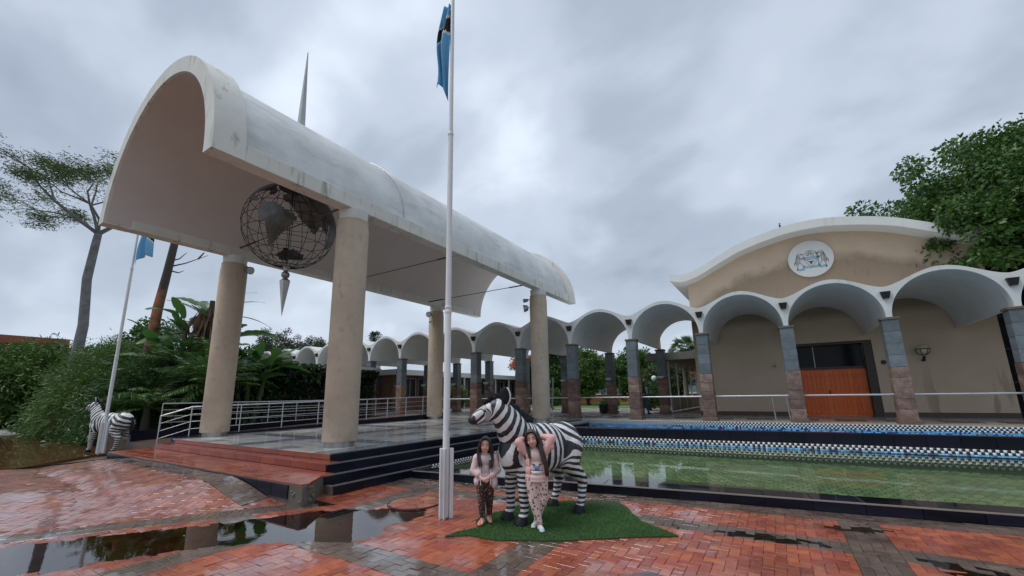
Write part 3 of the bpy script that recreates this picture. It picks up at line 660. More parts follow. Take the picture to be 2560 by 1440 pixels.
CONT = {
 'north_america': [(-168, 66), (-150, 70), (-125, 70), (-95, 72), (-80, 70), (-65, 58), (-55, 52), (-66, 44), (-75, 38), (-81, 30), (-84, 30), (-97, 26), (-97, 19), (-88, 21), (-84, 10), (-92, 15), (-105, 21), (-115, 31), (-124, 40), (-128, 52), (-145, 60), (-165, 56)],
 'south_america': [(-78, 8), (-62, 10), (-50, 1), (-35, -6), (-39, -16), (-48, -26), (-58, -36), (-65, -44), (-70, -54), (-75, -46), (-71, -30), (-71, -18), (-81, -5)],
 'africa': [(-16, 28), (-6, 35), (10, 37), (25, 32), (34, 29), (43, 12), (51, 11), (40, -6), (40, -16), (33, -27), (20, -35), (14, -22), (12, -5), (8, 4), (-8, 5), (-17, 14)],
 'eurasia': [(-9, 38), (-9, 44), (-1, 48), (8, 55), (6, 61), (20, 70), (45, 68), (70, 73), (105, 77), (140, 73), (175, 69), (160, 60), (140, 54), (128, 42), (121, 31), (108, 20), (105, 10), (99, 14), (90, 22), (80, 8), (72, 20), (57, 25), (52, 14), (43, 13), (35, 30), (36, 37), (26, 39), (18, 40), (8, 44), (-2, 37)],
 'australia': [(114, -22), (122, -18), (131, -12), (137, -16), (142, -11), (146, -19), (153, -26), (150, -37), (140, -37), (130, -32), (116, -35)],
 'greenland': [(-55, 60), (-43, 60), (-22, 70), (-18, 80), (-40, 83), (-65, 79)],
 'arctic_plate': [(-179, 72), (179, 72), (179, 86), (-179, 86)]}
def inpoly(x, y, P_):
    r = False; n = len(P_); j = n-1
    for i in range(n):
        if (P_[i][1] > y) != (P_[j][1] > y) and x < (P_[j][0]-P_[i][0])*(y-P_[i][1])/(P_[j][1]-P_[i][1])+P_[i][0]: r = not r
        j = i
    return r
def build_globe():
    R = 1.27; gc = (-11.86, 6.45, 6.80)
    g = thing('globe_sculpture', 'openwork iron globe with metal continents hanging under the vault canopy', 'globe', gc)
    iron = M('globe_iron', (.025, .027, .026), .45, .2, 6, metal=.6); plate = M('globe_plate', (.085, .088, .088), .42, .35, 3, metal=.4, c2=(.17, .172, .17))
    rot = math.radians(-52)
    def sp(lon, lat, r=R):
        a, b = math.radians(lon+14), math.radians(lat); return (r*math.cos(b)*math.cos(a), r*math.cos(b)*math.sin(a), r*math.sin(b))
    def ring(pts, rad=.0085):
        mb = MB(); mb.tube(pts, rad, 5, caps=False); return mb
    for k in range(9):
        lon = k*20.0
        pts = [sp(lon, la) for la in range(-90, 91, 6)]+[sp(lon+180, la) for la in range(84, -91, -6)]
        ring(pts).build('meridian', iron, g, True)
    for la in range(-75, 76, 15):
        ring([sp(lo, la) for lo in range(0, 361, 8)]).build('parallel', iron, g, True)
    st = 3
    for nm, P_ in CONT.items():
        V, F = [], []; vid = {}
        def vi(lo, la, inner):
            k_ = (lo, la, inner)
            if k_ not in vid: vid[k_] = len(V); V.append(sp(lo, la, R+(.006 if inner else .016)))
            return vid[k_]
        for lo in range(-180, 180, st):
            for la in range(-60, 90, st):
                if inpoly(lo+st/2, la+st/2, P_):
                    q = [(lo, la), (lo+st, la), (lo+st, la+st), (lo, la+st)]
                    F.append(tuple(vi(*p, False) for p in q)); F.append(tuple(vi(*p, True) for p in reversed(q)))
        put('continent_plate', mesh('continent_plate', V, F, plate, None, True), g)
    MB().cyl((0, 0, -R-.02), (0, 0, R+1.3), .013, n=8).build('axis_rod', iron, g, True)
    MB().lathe([(.02, -R-.13), (.07, -R-.12), (.075, -R-.02), (.14, -R+.02), (.14, -R+.04)], n=20).build('collar', GALV, g, True)
    bm_ = M('finial_steel', (.30, .29, .29), .35, .15, 5, metal=.8)
    MB().ell((0, 0, -R-.24), .115, 20, 12).build('finial_ball', bm_, g, True)
    b = .105; z0, z1 = -R-.42, -R-1.5
    MB().add([(-b, -b, z0), (b, -b, z0), (b, b, z0), (-b, b, z0), (0, 0, z1), (-b*.3, -b*.3, z0+.09), (b*.3, -b*.3, z0+.09), (b*.3, b*.3, z0+.09), (-b*.3, b*.3, z0+.09)],
             [(0, 4, 1), (1, 4, 2), (2, 4, 3), (3, 4, 0), (0, 1, 6, 5), (1, 2, 7, 6), (2, 3, 8, 7), (3, 0, 5, 8), (5, 6, 7, 8)]).build('finial_spike', M('spike_steel', (.42, .40, .37), .3, .1, 5, metal=.8), g)
build_globe()

# fittings on the canopy columns
def floodlight(loc, aim, label, r=.13):
    t = thing('floodlight', label, 'lamp', loc, 0)
    d = Vector(aim).normalized(); p = Vector((0, 0, 0))
    MB().tube([p, p+Vector((0, 0, .06)), p+d*.12+Vector((0, 0, .06))], .018, 6).build('bracket', GALV, t, True)
    c = p+d*.16+Vector((0, 0, .03))
    MB().tube([c-d*.10, c-d*.06, c+d*.10, c+d*.13], [.05, r*.75, r, r*1.02], 16).build('housing', GALV, t, True)
    MB().tube([c+d*.131, c+d*.136], [r*.9, r*.88], 16).build('lens', M('lamp_glass', (.55, .57, .58), .1, .05, 5), t, True)
def cctv(loc, aim, label):
    t = thing('security_camera', label, 'camera', loc, 0); d = Vector(aim).normalized(); m = M('camera_shell', (.62, .62, .61), .4)
    MB().tube([(0, 0, 0), d*.10+Vector((0, 0, -.02)), d*.16+Vector((0, 0, .05))], .02, 8).build('arm', m, t, True)
    MB().bar(d*.08+Vector((0, 0, .06)), d*.36+Vector((0, 0, -.02)), .09, .09).build('body', m, t, bevel=.02)
    MB().tube([d*.361+Vector((0, 0, -.02)), d*.37+Vector((0, 0, -.022))], .035, 12).build('lens', BLACK, t)
floodlight((-14.66, 6.60, 5.98), (.9, .2, -.3), 'grey floodlight at the top of the column beside the hanging globe')
floodlight((-14.98, 16.02, 5.96), (.2, -1, -.25), 'round floodlight above the security camera on a tan column', .15)
cctv((-14.98, 16.02, 5.55), (.6, -1, -.1), 'white security camera high on the tan column below a floodlight')
floodlight((-9.16, 16.28, 5.98), (-1, -.35, -.1), 'upper of two grey floodlights on the tan column nearest the arcade', .09)
floodlight((-9.16, 16.28, 5.62), (-1, -.6, -.2), 'lower and larger of two floodlights on the tan column nearest the arcade', .17)

# ================================================================== FLAGPOLES
def flag_mesh(h, w, folds, seed, z_black):
    rnd = random.Random(seed); nu, nv = 36, 44; V, F, MI = [], [], []
    ph = [rnd.uniform(0, 6) for _ in range(4)]
    for j in range(nv+1):
        t = j/nv
        for i in range(nu+1):
            s = i/nu; amp = w*(.25+.75*math.sin(min(1, t*1.25+.1)*PI*.55)); droop = (.10*math.sin(s*PI*2+ph[0])+.25*s*s)*h*.55*min(1, t*2+.2)
            x = .05+amp*s*.62+.03*math.sin(t*5+ph[1]+s*4); y = .075*math.sin(s*PI*folds+ph[2]+t*1.2)*(.4+.6*t)+.02*math.sin(t*9+ph[3])
            V.append((x, y, -h*t*(1-.22*s)-droop*.5))
    for j in range(nv):
        for i in range(nu):
            t = (j+.5)/nv-.25*(i/nu)+.12; F.append((j*(nu+1)+i, j*(nu+1)+i+1, (j+1)*(nu+1)+i+1, (j+1)*(nu+1)+i))
            MI.append(2 if abs(t-z_black) < .085 else (1 if abs(t-z_black) < .115 else 0))
    return V, F, MI
FLAGM = [M('flag_blue_cloth', (.16, .42, .66), .8, .08, 3, bump=.15, bsc=200), M('flag_white_cloth', (.72, .74, .76), .8, .05, 3), M('flag_black_cloth', (.012, .013, .016), .8, .1, 3)]
def flagpole(loc, label, flab, flag_z, fh, fw, frz, seed, zb):
    t = thing('flagpole', label, 'flagpole', loc)
    MB().lathe([(.050, .02), (.050, 3.0), (.047, 3.02)], n=20).build('lower_tube', WPOLE, t, True)
    MB().lathe([(.045, 3.02), (.043, 6.10)], n=20).build('middle_tube', WPOLE, t, True)
    MB().lathe([(.034, 6.10), (.026, 11.5)], n=16).build('upper_tube', WPOLE, t, True)
    for z, r in ((2.96, .056), (3.03, .053), (6.06, .050)):
        MB().lathe([(r*.9, z), (r, z+.01), (r, z+.05), (r*.9, z+.06)], n=20).build('joint_collar', WPOLE, t, True)
    MB().ell((0, 0, 11.55), .06, 14, 10).build('finial', WPOLE, t, True)
    # three folded steel channels clamp the foot of the pole
    chm = M('channel_white_paint', (.70, .71, .72), .4, .06, 4, streak=(.30, .33, .35), streak_w=(.66, .7), streak_map=(8, 8, 2))
    for a in (0.2, 2.3, 4.3):
        mb = MB(); R = Matrix.Rotation(a+.62, 3, 'Z')
        prof = [(.052, -.038), (.108, -.038), (.108, -.028), (.062, -.028), (.062, .028), (.108, .028), (.108, .038), (.052, .038)]
        q = [R @ Vector((x, y, 0)) for x, y in prof]; mb.prism([(p.x, p.y) for p in q], .0, .95); mb.build('foot_channel', chm, t, bevel=.004)
    MB().cyl((0.055, 0, 1.2), (.055, 0, 1.34), .012, n=6).build('cleat', GALV, t)
    MB().tube([(.058, -.01, 1.25), (.062, -.012, 3.5), (.05, -.01, 7), (.04, 0, 11.3)], .004, 5).build('halyard', M('halyard_rope', (.55, .55, .52), .8), t)
    V, F, MI = flag_mesh(fh, fw, 4, seed, zb)
    f = put('flag', mesh('flag', V, F, FLAGM, MI, True, 80), None, (loc[0], loc[1], loc[2]+flag_z), (0, 0, frz)); f.modifiers.new('s', 'SOLIDIFY').thickness = .004
    tag(f, flab, 'flag')
flagpole((-4.21, 4.88, 0.01), 'tall white flagpole with peeling paint beside the girls and zebra statue', 'limp blue flag with black band on the pole beside the girls', 8.78, 1.95, .40, math.radians(198), 3, .28)
flagpole((-18.32, 4.66, .10), 'distant white flagpole standing in front of the zebra statue by the shrubs', 'limp blue flag on the flagpole near the shrubs', 8.3, 2.0, .75, math.radians(40), 8, .45)

# ================================================================== ARCADE
XA, SP, AY0, AZ = -2.45, 2.98, 18.9, 4.17
GRAN = M('grey_granite_block', (.16, .185, .20), .45, .22, 5, isl=.25, bump=.35, bsc=50, fine=.25, rvar=.1)
BROWNST = M('brown_stone_block', (.20, .125, .095), .7, .35, 6, isl=.35, bump=.9, bsc=22, c2=(.34, .21, .165), fine=.2)
CAPST = M('brown_cap_stone', (.14, .10, .08), .6, .2, 6, bump=.3, bsc=40)
def bay_curves(c, n=44):
    inn, out = [], []
    for i in range(n+1):
        u = -1+2*i/n; th = PI*(1-i/n); xi = 1.412*math.cos(th); inn.append((c+xi, AZ+1.425*math.sin(th)))
        xo = 1.4895*u; ou = 5.24+.5*(.5+.5*math.cos(PI*abs(u)))**.8; out.append((c+xo, ou))
    inn = [(c-1.412, AZ)]+inn+[(c+1.412, AZ)]; out = [(c-1.4895, AZ)]+out+[(c+1.4895, AZ)]
    return inn, out
def block_mesh(name, w, d, h, mat, rough, seed):
    """stone block with slightly uneven faces"""
    rnd = random.Random(seed); bm = bmesh.new(); bmesh.ops.create_cube(bm, size=1)
    for v in bm.verts: v.co = Vector((v.co.x*w, v.co.y*d, v.co.z*h))
    bmesh.ops.subdivide_edges(bm, edges=bm.edges[:], cuts=1, use_grid_fill=True)
    for v in bm.verts:
        for a, half in ((0, w/2), (1, d/2)):
            if abs(abs(v.co[a])-half) < 1e-4: v.co[a] += math.copysign(rnd.uniform(-rough, rough), v.co[a])
    bmesh.ops.bevel(bm, geom=[e for e in bm.edges if e.calc_face_angle(0) > 1], offset=.008, segments=1, affect='EDGES')
    me = bpy.data.meshes.new(name); bm.to_mesh(me); bm.free(); me.materials.append(mat); return me
def build_arcade():
    a = thing('arcade', 'long white arcade of rounded concrete vaults on granite and brown stone columns', 'arcade', (XA, AY0, .6))
    off = (-XA, -AY0, -.6)
    tops = {}
    for i in range(-12, 4):
        c = XA+SP*(i+.5); y1 = 24.09 if i >= -1 else 24.95
        inn, out = bay_curves(c)
        mb = MB().band(inn, out, AY0+.0, y1); o = mb.build('roof_vault', [WHITE], a, True, loc=off)
    gm = [block_mesh('granite_block', .44, .44, .398, GRAN, .004, k) for k in range(4)]
    sm = [block_mesh('brown_block', .46, .46, .339, BROWNST, .012, 20+k) for k in range(6)]
    core = MB().box(-.2, .2, -.2, .2, 0, 3.5).me('column', GROUT); cap = tile_mesh('cap_slab', .50, .50, .08, CAPST, .008); pl = tile_mesh('plinth', .56, .56, .13, CAPST, .01)
    k = 0
    def column(x, y):
        nonlocal k
        col = put('column', core, a, (x-XA, y-AY0, .005))
        put('plinth', pl, col, (0, 0, .065))
        for j in range(5): put('brown_block', sm[(k+j*5) % 6], col, (0, 0, .13+.345*(j+.5)), (0, 0, PI/2*((k+j) % 4)))
        for j in range(4): put('granite_block', gm[(k+j*3) % 4], col, (0, 0, 1.862+.402*(j+.5)), (0, 0, PI/2*((k*3+j) % 4)))
        put('cap_slab', cap, col, (0, 0, 3.517)); k += 1
    for i in range(-12, 5): column(XA+SP*i, AY0+.225)
    for i in range(-12, 0): column(XA+SP*i, 24.68)
    # downlights on the spandrels
    lm = MB(); lm.add([(-.14, 0, .12), (.14, 0, .12), (.14, -.13, .12), (-.14, -.13, .12), (-.085, 0, -.12), (.085, 0, -.12), (.085, -.08, -.12), (-.085, -.08, -.12)], [(0, 1, 2, 3), (7, 6, 5, 4), (0, 4, 5, 1), (1, 5, 6, 2), (2, 6, 7, 3), (3, 7, 4, 0)])
    for i in range(-12, 5):
        t = thing('spandrel_lamp', 'small black wedge lamp fixed on the white spandrel of the arcade', 'lamp', (XA+SP*i, AY0-.004, 4.93), 0, 'wedge lamps on the arcade spandrels')
        put('housing', lm.me('housing', BLACK) if i == -12 else HOUS[0], t) if i != -12 else HOUS.append(put('housing', lm.me('housing', BLACK), t).data)
        put('lens', MB().box(-.05, .05, -.085, -.02, -.126, -.1205).me('lens', M('lamp_lens', (.3, .3, .28), .2)) if i == -12 else LENS[0], t) if i != -12 else LENS.append(put('lens', MB().box(-.05, .05, -.085, -.02, -.126, -.1205).me('lens', M('lamp_lens', (.3, .3, .28), .2)), t).data)
    # wall sconces on the rear columns
    bowl = MB().lathe([(.02, -.12), (.12, -.09), (.20, .0), (.20, .03), (.17, .03)], n=24).me('bowl', M('sconce_white', (.62, .63, .62), .4), True)
    for i in range(-8, 0):
        t = thing('wall_sconce', 'white bowl-shaped sconce on a rear column of the arcade', 'lamp', (XA+SP*i, 24.43, 2.62), 0, 'bowl sconces on the rear arcade columns')
        put('bowl', bowl, t, (0, -.19, 0)); MB().box(-.05, .05, -.05, .0, -.08, .02).build('bracket', GALV, t)
    # handrail between the front columns
    h = thing('arcade_handrail', 'stainless steel handrail running between the arcade columns beside the pool', 'handrail', (XA, AY0+.1, .6))
    for i in range(-5, 4):
        x0, x1 = SP*i+.225, SP*(i+1)-.225
        MB().cyl((x0, .12, .96), (x1, .12, .96), .032, n=12).build('rail', STEEL, h, True)
    for i in (-4, -3): MB().cyl((SP*i+1.5, .12, 0), (SP*i+1.5, .12, .96), .02, n=8).build('post', STEEL, h, True)
HOUS, LENS = [], []
build_arcade()
# low steel barrier against the hall wall
t = thing('steel_barrier', 'short stainless rail on two leaning posts against the beige hall wall', 'handrail', (-.55, 20.9, .594))
MB().cyl((-1.1, 0, .93), (.9, 0, .95), .03, n=10).build('rail', STEEL, t, True)
for x in (.32, .82): MB().cyl((x, 0, 0), (x-.05, 0, .93), .028, n=10).build('post', STEEL, t, True)

# ================================================================== HALL
HX = 2.05
def roof_top(x):
    d = abs(x-HX); K = [(0, 9.62), (1.1, 9.53), (2.81, 9.11), (4.0, 8.58), (4.8, 8.18), (5.4, 7.98), (5.8, 7.95), (6.35, 8.10), (6.5, 8.15)]
    for a in range(len(K)-1):
        if K[a][0] <= d <= K[a+1][0]:
            p0, p1, p2, p3 = K[max(a-1, 0)], K[a], K[a+1], K[min(a+2, len(K)-1)]
            u = (d-p1[0])/(p2[0]-p1[0]); m1 = (p2[1]-p0[1])/max(1e-6, p2[0]-p0[0])*(p2[0]-p1[0]) if a else 0; m2 = (p3[1]-p1[1])/(p3[0]-p1[0])*(p2[0]-p1[0])
            return (2*u**3-3*u*u+1)*p1[1]+(u**3-2*u*u+u)*m1+(-2*u**3+3*u*u)*p2[1]+(u**3-u*u)*m2
    return K[-1][1]
def plaster_mat():
    m, n, L, b = mat_base('beige_plaster_damp')
    co = n('ShaderNodeTexCoord').outputs['Object']; sep = n('ShaderNodeSeparateXYZ'); L(co, sep.inputs[0])
    f = rng_node(n, L, noise_node(n, L, co, .9, 5, .6), .3, .7); col = mix_node(n, L, f, (.525, .405, .30), (.59, .465, .355))
    # damp stain with a ragged upper edge that follows the gable
    x2 = n('ShaderNodeMath', operation='SUBTRACT'); L(sep.outputs[0], x2.inputs[0]); x2.inputs[1].default_value = HX
    sq = n('ShaderNodeMath', operation='MULTIPLY'); L(x2.outputs[0], sq.inputs[0]); L(x2.outputs[0], sq.inputs[1])
    ed = n('ShaderNodeMath', operation='MULTIPLY_ADD'); L(sq.outputs[0], ed.inputs[0]); ed.inputs[1].default_value = .065; L(sep.outputs[2], ed.inputs[2])
    nz = n('ShaderNodeMath', operation='MULTIPLY_ADD'); L(noise_node(n, L, co, 1.1, 5, .6), nz.inputs[0]); nz.inputs[1].default_value = 1.0; L(ed.outputs[0], nz.inputs[2])
    d = rng_node(n, L, nz.outputs[0], 8.30, 8.80, .85, 0)
    lo = rng_node(n, L, sep.outputs[2], 4.9, 5.3, 0, 1); dm = n('ShaderNodeMath', operation='MULTIPLY'); L(d, dm.inputs[0]); L(lo, dm.inputs[1])
    col = mix_node(n, L, dm.outputs[0], col, (.27, .20, .14))
    st = rng_node(n, L, noise_node(n, L, co, 1., 6, .65, .2, (5, 5, 1.1)), .56, .70, 0, .6); sm = n('ShaderNodeMath', operation='MULTIPLY'); L(st, sm.inputs[0]); L(dm.outputs[0], sm.inputs[1])
    col = mix_node(n, L, sm.outputs[0], col, (.16, .12, .085))
    # run marks low on the wall right of the lamp
    lr = rng_node(n, L, noise_node(n, L, co, 1., 4, .5, .2, (1.6, 1.6, .22)), .60, .63, 0, .55)
    lz = rng_node(n, L, sep.outputs[2], 1.2, 3.2, 1, 0); lx = rng_node(n, L, sep.outputs[0], 4.6, 5.4, 0, 1)
    q1 = n('ShaderNodeMath', operation='MULTIPLY'); L(lr, q1.inputs[0]); L(lz, q1.inputs[1]); q2 = n('ShaderNodeMath', operation='MULTIPLY'); L(q1.outputs[0], q2.inputs[0]); L(lx, q2.inputs[1])
    col = mix_node(n, L, q2.outputs[0], col, (.22, .16, .11))
    L(col, b.inputs['Base Color']); b.inputs['Roughness'].default_value = .8
    bp = n('ShaderNodeBump'); bp.inputs['Strength'].default_value = .25; bp.inputs['Distance'].default_value = .008; L(noise_node(n, L, co, 45, 5, .6), bp.inputs['Height']); L(bp.outputs[0], b.inputs['Normal'])
    return m
def build_hall():
    h = thing('assembly_hall', 'beige plastered hall with shallow curved white roof behind the arcade', 'building', (0, 24.13, 0))
    PL = plaster_mat(); Y = 0
    D0, D1, DZ = .38, 3.72, 3.92
    xs = sorted(set([round(v, 4) for v in np.linspace(-3.55, 7.65, 57)]+[D0, D1]))
    w = MB()
    lo = [(x, DZ if D0 <= x <= D1 else .55) for x in xs]
    for seg in ((-3.55, D0, .55), (D0, D1, DZ), (D1, 7.65, .55)):
        q = [x for x in xs if seg[0]-1e-6 <= x <= seg[1]+1e-6]
        w.band([(x, seg[2]) for x in q], [(x, roof_top(x)-.38) for x in q], 0, .3)
    w.box(-3.55, -3.25, .3, 21, .55, 7.55); w.box(7.35, 7.65, .3, 21, .55, 7.55)
    w.build('wall', PL, h)
    rx = np.linspace(HX-6.35, HX+6.35, 90)
    r = MB().band([(x, roof_top(x)-.40) for x in rx], [(x, roof_top(x)) for x in rx], -.95, 21.5)
    r.build('roof', M('roof_white', (.66, .67, .655), .5, .05, 1, streak=(.46, .46, .43), streak_w=(.6, .85)), h, True)
    MB().box(-3.552, D0-.01, -.03, -.001, .56, .78).build('skirting', M('skirting_brown', (.085, .05, .04), .5, .15, 4), h)
    MB().box(D1+.01, 7.652, -.03, -.001, .56, .78).build('skirting', M('skirting_brown2', (.085, .05, .04), .5, .15, 4), h)
    # recessed doorway
    fr = M('door_frame_brown', (.050, .036, .030), .5, .2, 4)
    rec = MB(); rec.box(D0, D0+.31, .02, 1.0, .55, DZ); rec.box(D1-.31, D1, .02, 1.0, .55, DZ); rec.box(D0+.31, D1-.31, .02, 1.0, DZ-.12, DZ); rec.build('door_recess', fr, h)
    MB().box(D0+.31, D1-.31, .30, 1.0, 2.70, 2.79).build('transom_bar', fr, h)
    glass = M('dark_glass', (.010, .013, .016), .12, .2, 3, spec=.12)
    for x0, x1_ in ((D0+.33, D0+1.2), (D0+1.23, D1-.33)):
        p = MB().box(x0, x1_, .42, .44, 2.80, DZ-.13).build('transom_pane', glass, h)
    for x in (D0+1.215,): MB().box(x-.014, x+.014, .38, .46, 2.80, DZ-.12).build('mullion', GALV, h)
    wood = M('orange_varnished_wood', (.78, .14, .02), .35, .2, 2, isl=.12, streak=(.60, .10, .015), streak_w=(.52, .7), streak_map=(14, 14, .6))
    stud = M('carved_stud_wood', (.62, .16, .04), .4, .2, 4)
    for s in (0, 1):
        x0 = D0+.315+s*1.36; lf = MB().box(x0, x0+1.35, .38, .43, .60, 2.70).build('door_leaf', wood, h)
        pm = tile_mesh('carved_panel', .142, .035, 1.98, wood, .008); sd = MB().ell((0, 0, 0), (.022, .016, .022), 8, 6).me('stud', stud, True)
        for k in range(8):
            px = x0+.09+k*.167; put('carved_panel', pm, lf, (px, .37, 1.65))
        mb = MB()
        for k in range(8):
            for j in range(26): mb.ell((x0+.09+k*.167, .352, .74+j*.071), (.026 if (j+k) % 3 else .04, .010, .016 if (j+k) % 3 else .026), 6, 4)
        tag(mb.build('carving', stud, lf, True), kind='stuff')
    MB().box(2.05-.08, 2.05-.03, .31, .345, 1.5, 1.72).build('door_handle', DARKMETAL, h)
    # glazed dark strip at the right end of the front
    MB().box(7.66, 9.4, .1, .16, .58, 7.3).build('side_glazing', glass, h)
    for z in (1.9, 3.2, 4.5): MB().box(7.66, 9.4, .06, .10, z, z+.06).build('glazing_bar', DARKMETAL, h)
build_hall()
t = thing('wall_globe_lamp', 'frosted globe lamp in a black cage bracket on the beige hall wall', 'lamp', (5.25, 24.12, 3.22))
MB().ell((0, -.28, .12), .215, 24, 16).build('glass_globe', M('frosted_globe', (.50, .53, .38), .25, .08, 4), t, True)
mb = MB()
for k in range(6):
    a = k*PI/3; mb.tube([(.23*math.cos(a)*math.cos(b), -.28+.23*math.sin(a)*math.cos(b), .12+.23*math.sin(b)) for b in np.linspace(-1.4, .1, 8)], .012, 5)
mb.tube([(.23*math.cos(b), -.28+.23*math.sin(b), .14) for b in np.linspace(0, 2*PI, 25)], .016, 5); mb.build('cage', BLACK, t)
MB().tube([(0, 0, -.3), (0, -.15, -.32), (0, -.28, -.17)], .05, 8).build('bracket', BLACK, t, True)
for x, z, lab in ((-.1, 3.0, 'small white security camera on the beige wall left of the orange doors'), (4.0, 2.9, 'small round brown fitting on the beige wall right of the orange doors')):
    if 'camera' in lab: cctv((x, 24.12, z), (.2, -1, -.2), lab)
    else:
        t = thing('wall_fitting', lab, 'fitting', (x, 24.125, z)); m = M('fitting_brown', (.06, .03, .02), .5)
        MB().tube([(0, 0, 0), (0, -.05, 0)], [.10, .085], 18).build('plate', m, t, True); MB().tube([(0, -.051, 0), (0, -.07, 0)], .03, 12).build('button', BLACK, t)
def crest():
    t = thing('crest_plaque', 'round white plaque with painted shield and zebra crest on the hall gable', 'plaque', (2.05, 24.12, 7.98))
    R = .90
    MB().tube([(0, .0, 0), (0, -.09, 0), (0, -.10, 0)], [R, R, R-.015], 64).build('disc', M('plaque_white', (.70, .71, .71), .45, .03, 4), t, True, 60)
    ln = M('crest_line', (.30, .30, .30), .6); bl = M('crest_blue', (.24, .42, .55), .6); bk = M('crest_black', (.03, .03, .03), .6); br = M('crest_brown', (.12, .045, .03), .6); gy = M('crest_grey', (.28, .29, .29), .6); gn = M('crest_green', (.06, .14, .06), .6); tn = M('crest_tan', (.40, .26, .17), .6)
    def flat(name, polys, mat, d=.104, th=.012):
        mb = MB()
        for P_ in polys:
            n = len(P_); mb.add([(x, -d, z) for x, z in P_]+[(x, -d-th, z) for x, z in P_], [tuple(range(n)), tuple(range(2*n-1, n-1, -1))]+[(i, n+i, n+(i+1) % n, (i+1) % n) for i in range(n)])
        mb.build(name, mat, t)
    def stroke(P_, w): # ribbon polygon around a polyline
        L_, R_ = [], []
        for i, p in enumerate(P_):
            a, b = P_[max(i-1, 0)], P_[min(i+1, len(P_)-1)]; dx, dz = b[0]-a[0], b[1]-a[1]; l = math.hypot(dx, dz) or 1; ww = w[i] if isinstance(w, list) else w
            L_.append((p[0]-dz/l*ww/2, p[1]+dx/l*ww/2)); R_.append((p[0]+dz/l*ww/2, p[1]-dx/l*ww/2))
        return [[L_[i], L_[i+1], R_[i+1], R_[i]] for i in range(len(P_)-1)]
    sh = [(-.27*math.cos(a), .10+.30*math.sin(a)) for a in np.linspace(.05, PI-.05, 14)]
    sh = [(-.26, -.02)]+sh+[(.26, -.02), (.20, -.18), (.10, -.31), (0, -.37), (-.10, -.31), (-.20, -.18), (-.26, -.02)]
    flat('shield_outline', stroke(sh, .018), ln)
    flat('shield_back', [stroke([(-.34, -.05), (-.33, .12), (-.24, .3)], .015)[0]]+stroke([(.34, -.05), (.33, .12), (.24, .3)], .015), ln)
    for k in range(3):
        z0 = .075-k*.06; flat('wave', stroke([(x, z0+.018*math.sin(x*16)) for x in np.linspace(-.26, .26, 22)], .032), bl)
    for x, z in ((-.09, .21), (.09, .21), (0, .30)):
        flat('cogwheel', stroke([(x+.055*math.cos(a), z+.055*math.sin(a)) for a in np.linspace(0, 2*PI, 14)], .03), gy)
    flat('bull_head', [[(-.05, -.17), (.05, -.17), (.03, -.27), (-.03, -.27)], [(-.10, -.16), (-.04, -.15), (-.05, -.19)], [(.10, -.16), (.04, -.15), (.05, -.19)]]+stroke([(-.15, -.10), (-.11, -.155), (0, -.145), (.11, -.155), (.15, -.10)], [.008, .02, .03, .02, .008]), br)
    flat('ribbon', stroke([(x, -.42+.10*x*x*1.2) for x in np.linspace(-.36, .36, 14)], .10)+stroke([(-.52, -.52), (-.40, -.50), (-.30, -.51)], .09)+stroke([(.30, -.47), (.42, -.46), (.54, -.44)], .09), bl)
    for s in (-1, 1):
        P = lambda L_: [(s*x, z) for x, z in L_]
        flat('supporter_outline', stroke(P([(.40, .31), (.33, .26), (.40, .24), (.44, .14), (.42, .02), (.44, -.12), (.50, -.20), (.56, -.28), (.55, -.42)]), .014)+stroke(P([(.44, .36), (.52, .26), (.56, .12), (.60, -.02), (.62, -.16), (.58, -.26)]), .014)+stroke(P([(.44, .06), (.34, .05), (.27, .03)]), .022)+stroke(P([(.44, -.14), (.36, -.26), (.30, -.34)]), .014)+stroke(P([(.61, -.08), (.68, -.2), (.66, -.28)]), .014), bk)
        flat('supporter_stripe', [q for k in range(7) for q in stroke(P([(.43+.012*k, .24-k*.07), (.49+.012*k, .22-k*.065), (.53+.012*k, .19-k*.06)]), .018)], bk)
        flat('hoof', [P([(.53, -.42), (.58, -.42), (.60, -.50), (.55, -.52)]), P([(.27, -.33), (.32, -.32), (.33, -.37), (.28, -.38)]), P([(.33, .28), (.28, .24), (.31, .22), (.37, .25)]), P([(.23, .04), (.28, .05), (.28, .01), (.24, 0)])], bk)
    flat('sorghum_stem', stroke([(.27, -.33), (.29, -.1), (.30, .06)], .016)+stroke([(.30, -.0), (.35, .04)], .02), gn)
    flat('sorghum_head', [[(.29, .06), (.24, .16), (.20, .28), (.24, .30), (.28, .20), (.31, .08)]], tn)
crest()
t = thing('bird', 'small dark bird perched on the white hall roof edge', 'bird', (1.0, 23.25, roof_top(1.0)))
bm_ = M('dark_feathers', (.03, .03, .035), .7)
MB().ell((0, 0, .10), (.05, .10, .05), 10, 8, R=Euler((.7, 0, 0)).to_matrix()).build('body', bm_, t, True)
MB().ell((0, -.05, .19), .035, 10, 8).build('head', bm_, t, True); MB().tube([(0, -.08, .19), (0, -.12, .185)], [.012, .002], 6).build('beak', BLACK, t)
MB().tube([(0, .06, .06), (0, .17, -.01)], [.03, .015], 6, sq=.4).build('tail', bm_, t); MB().cyl((.015, 0, 0), (.015, 0, .06), .005, n=5).cyl((-.015, 0, 0), (-.015, 0, .06), .005, n=5).build('legs', BLACK, t)

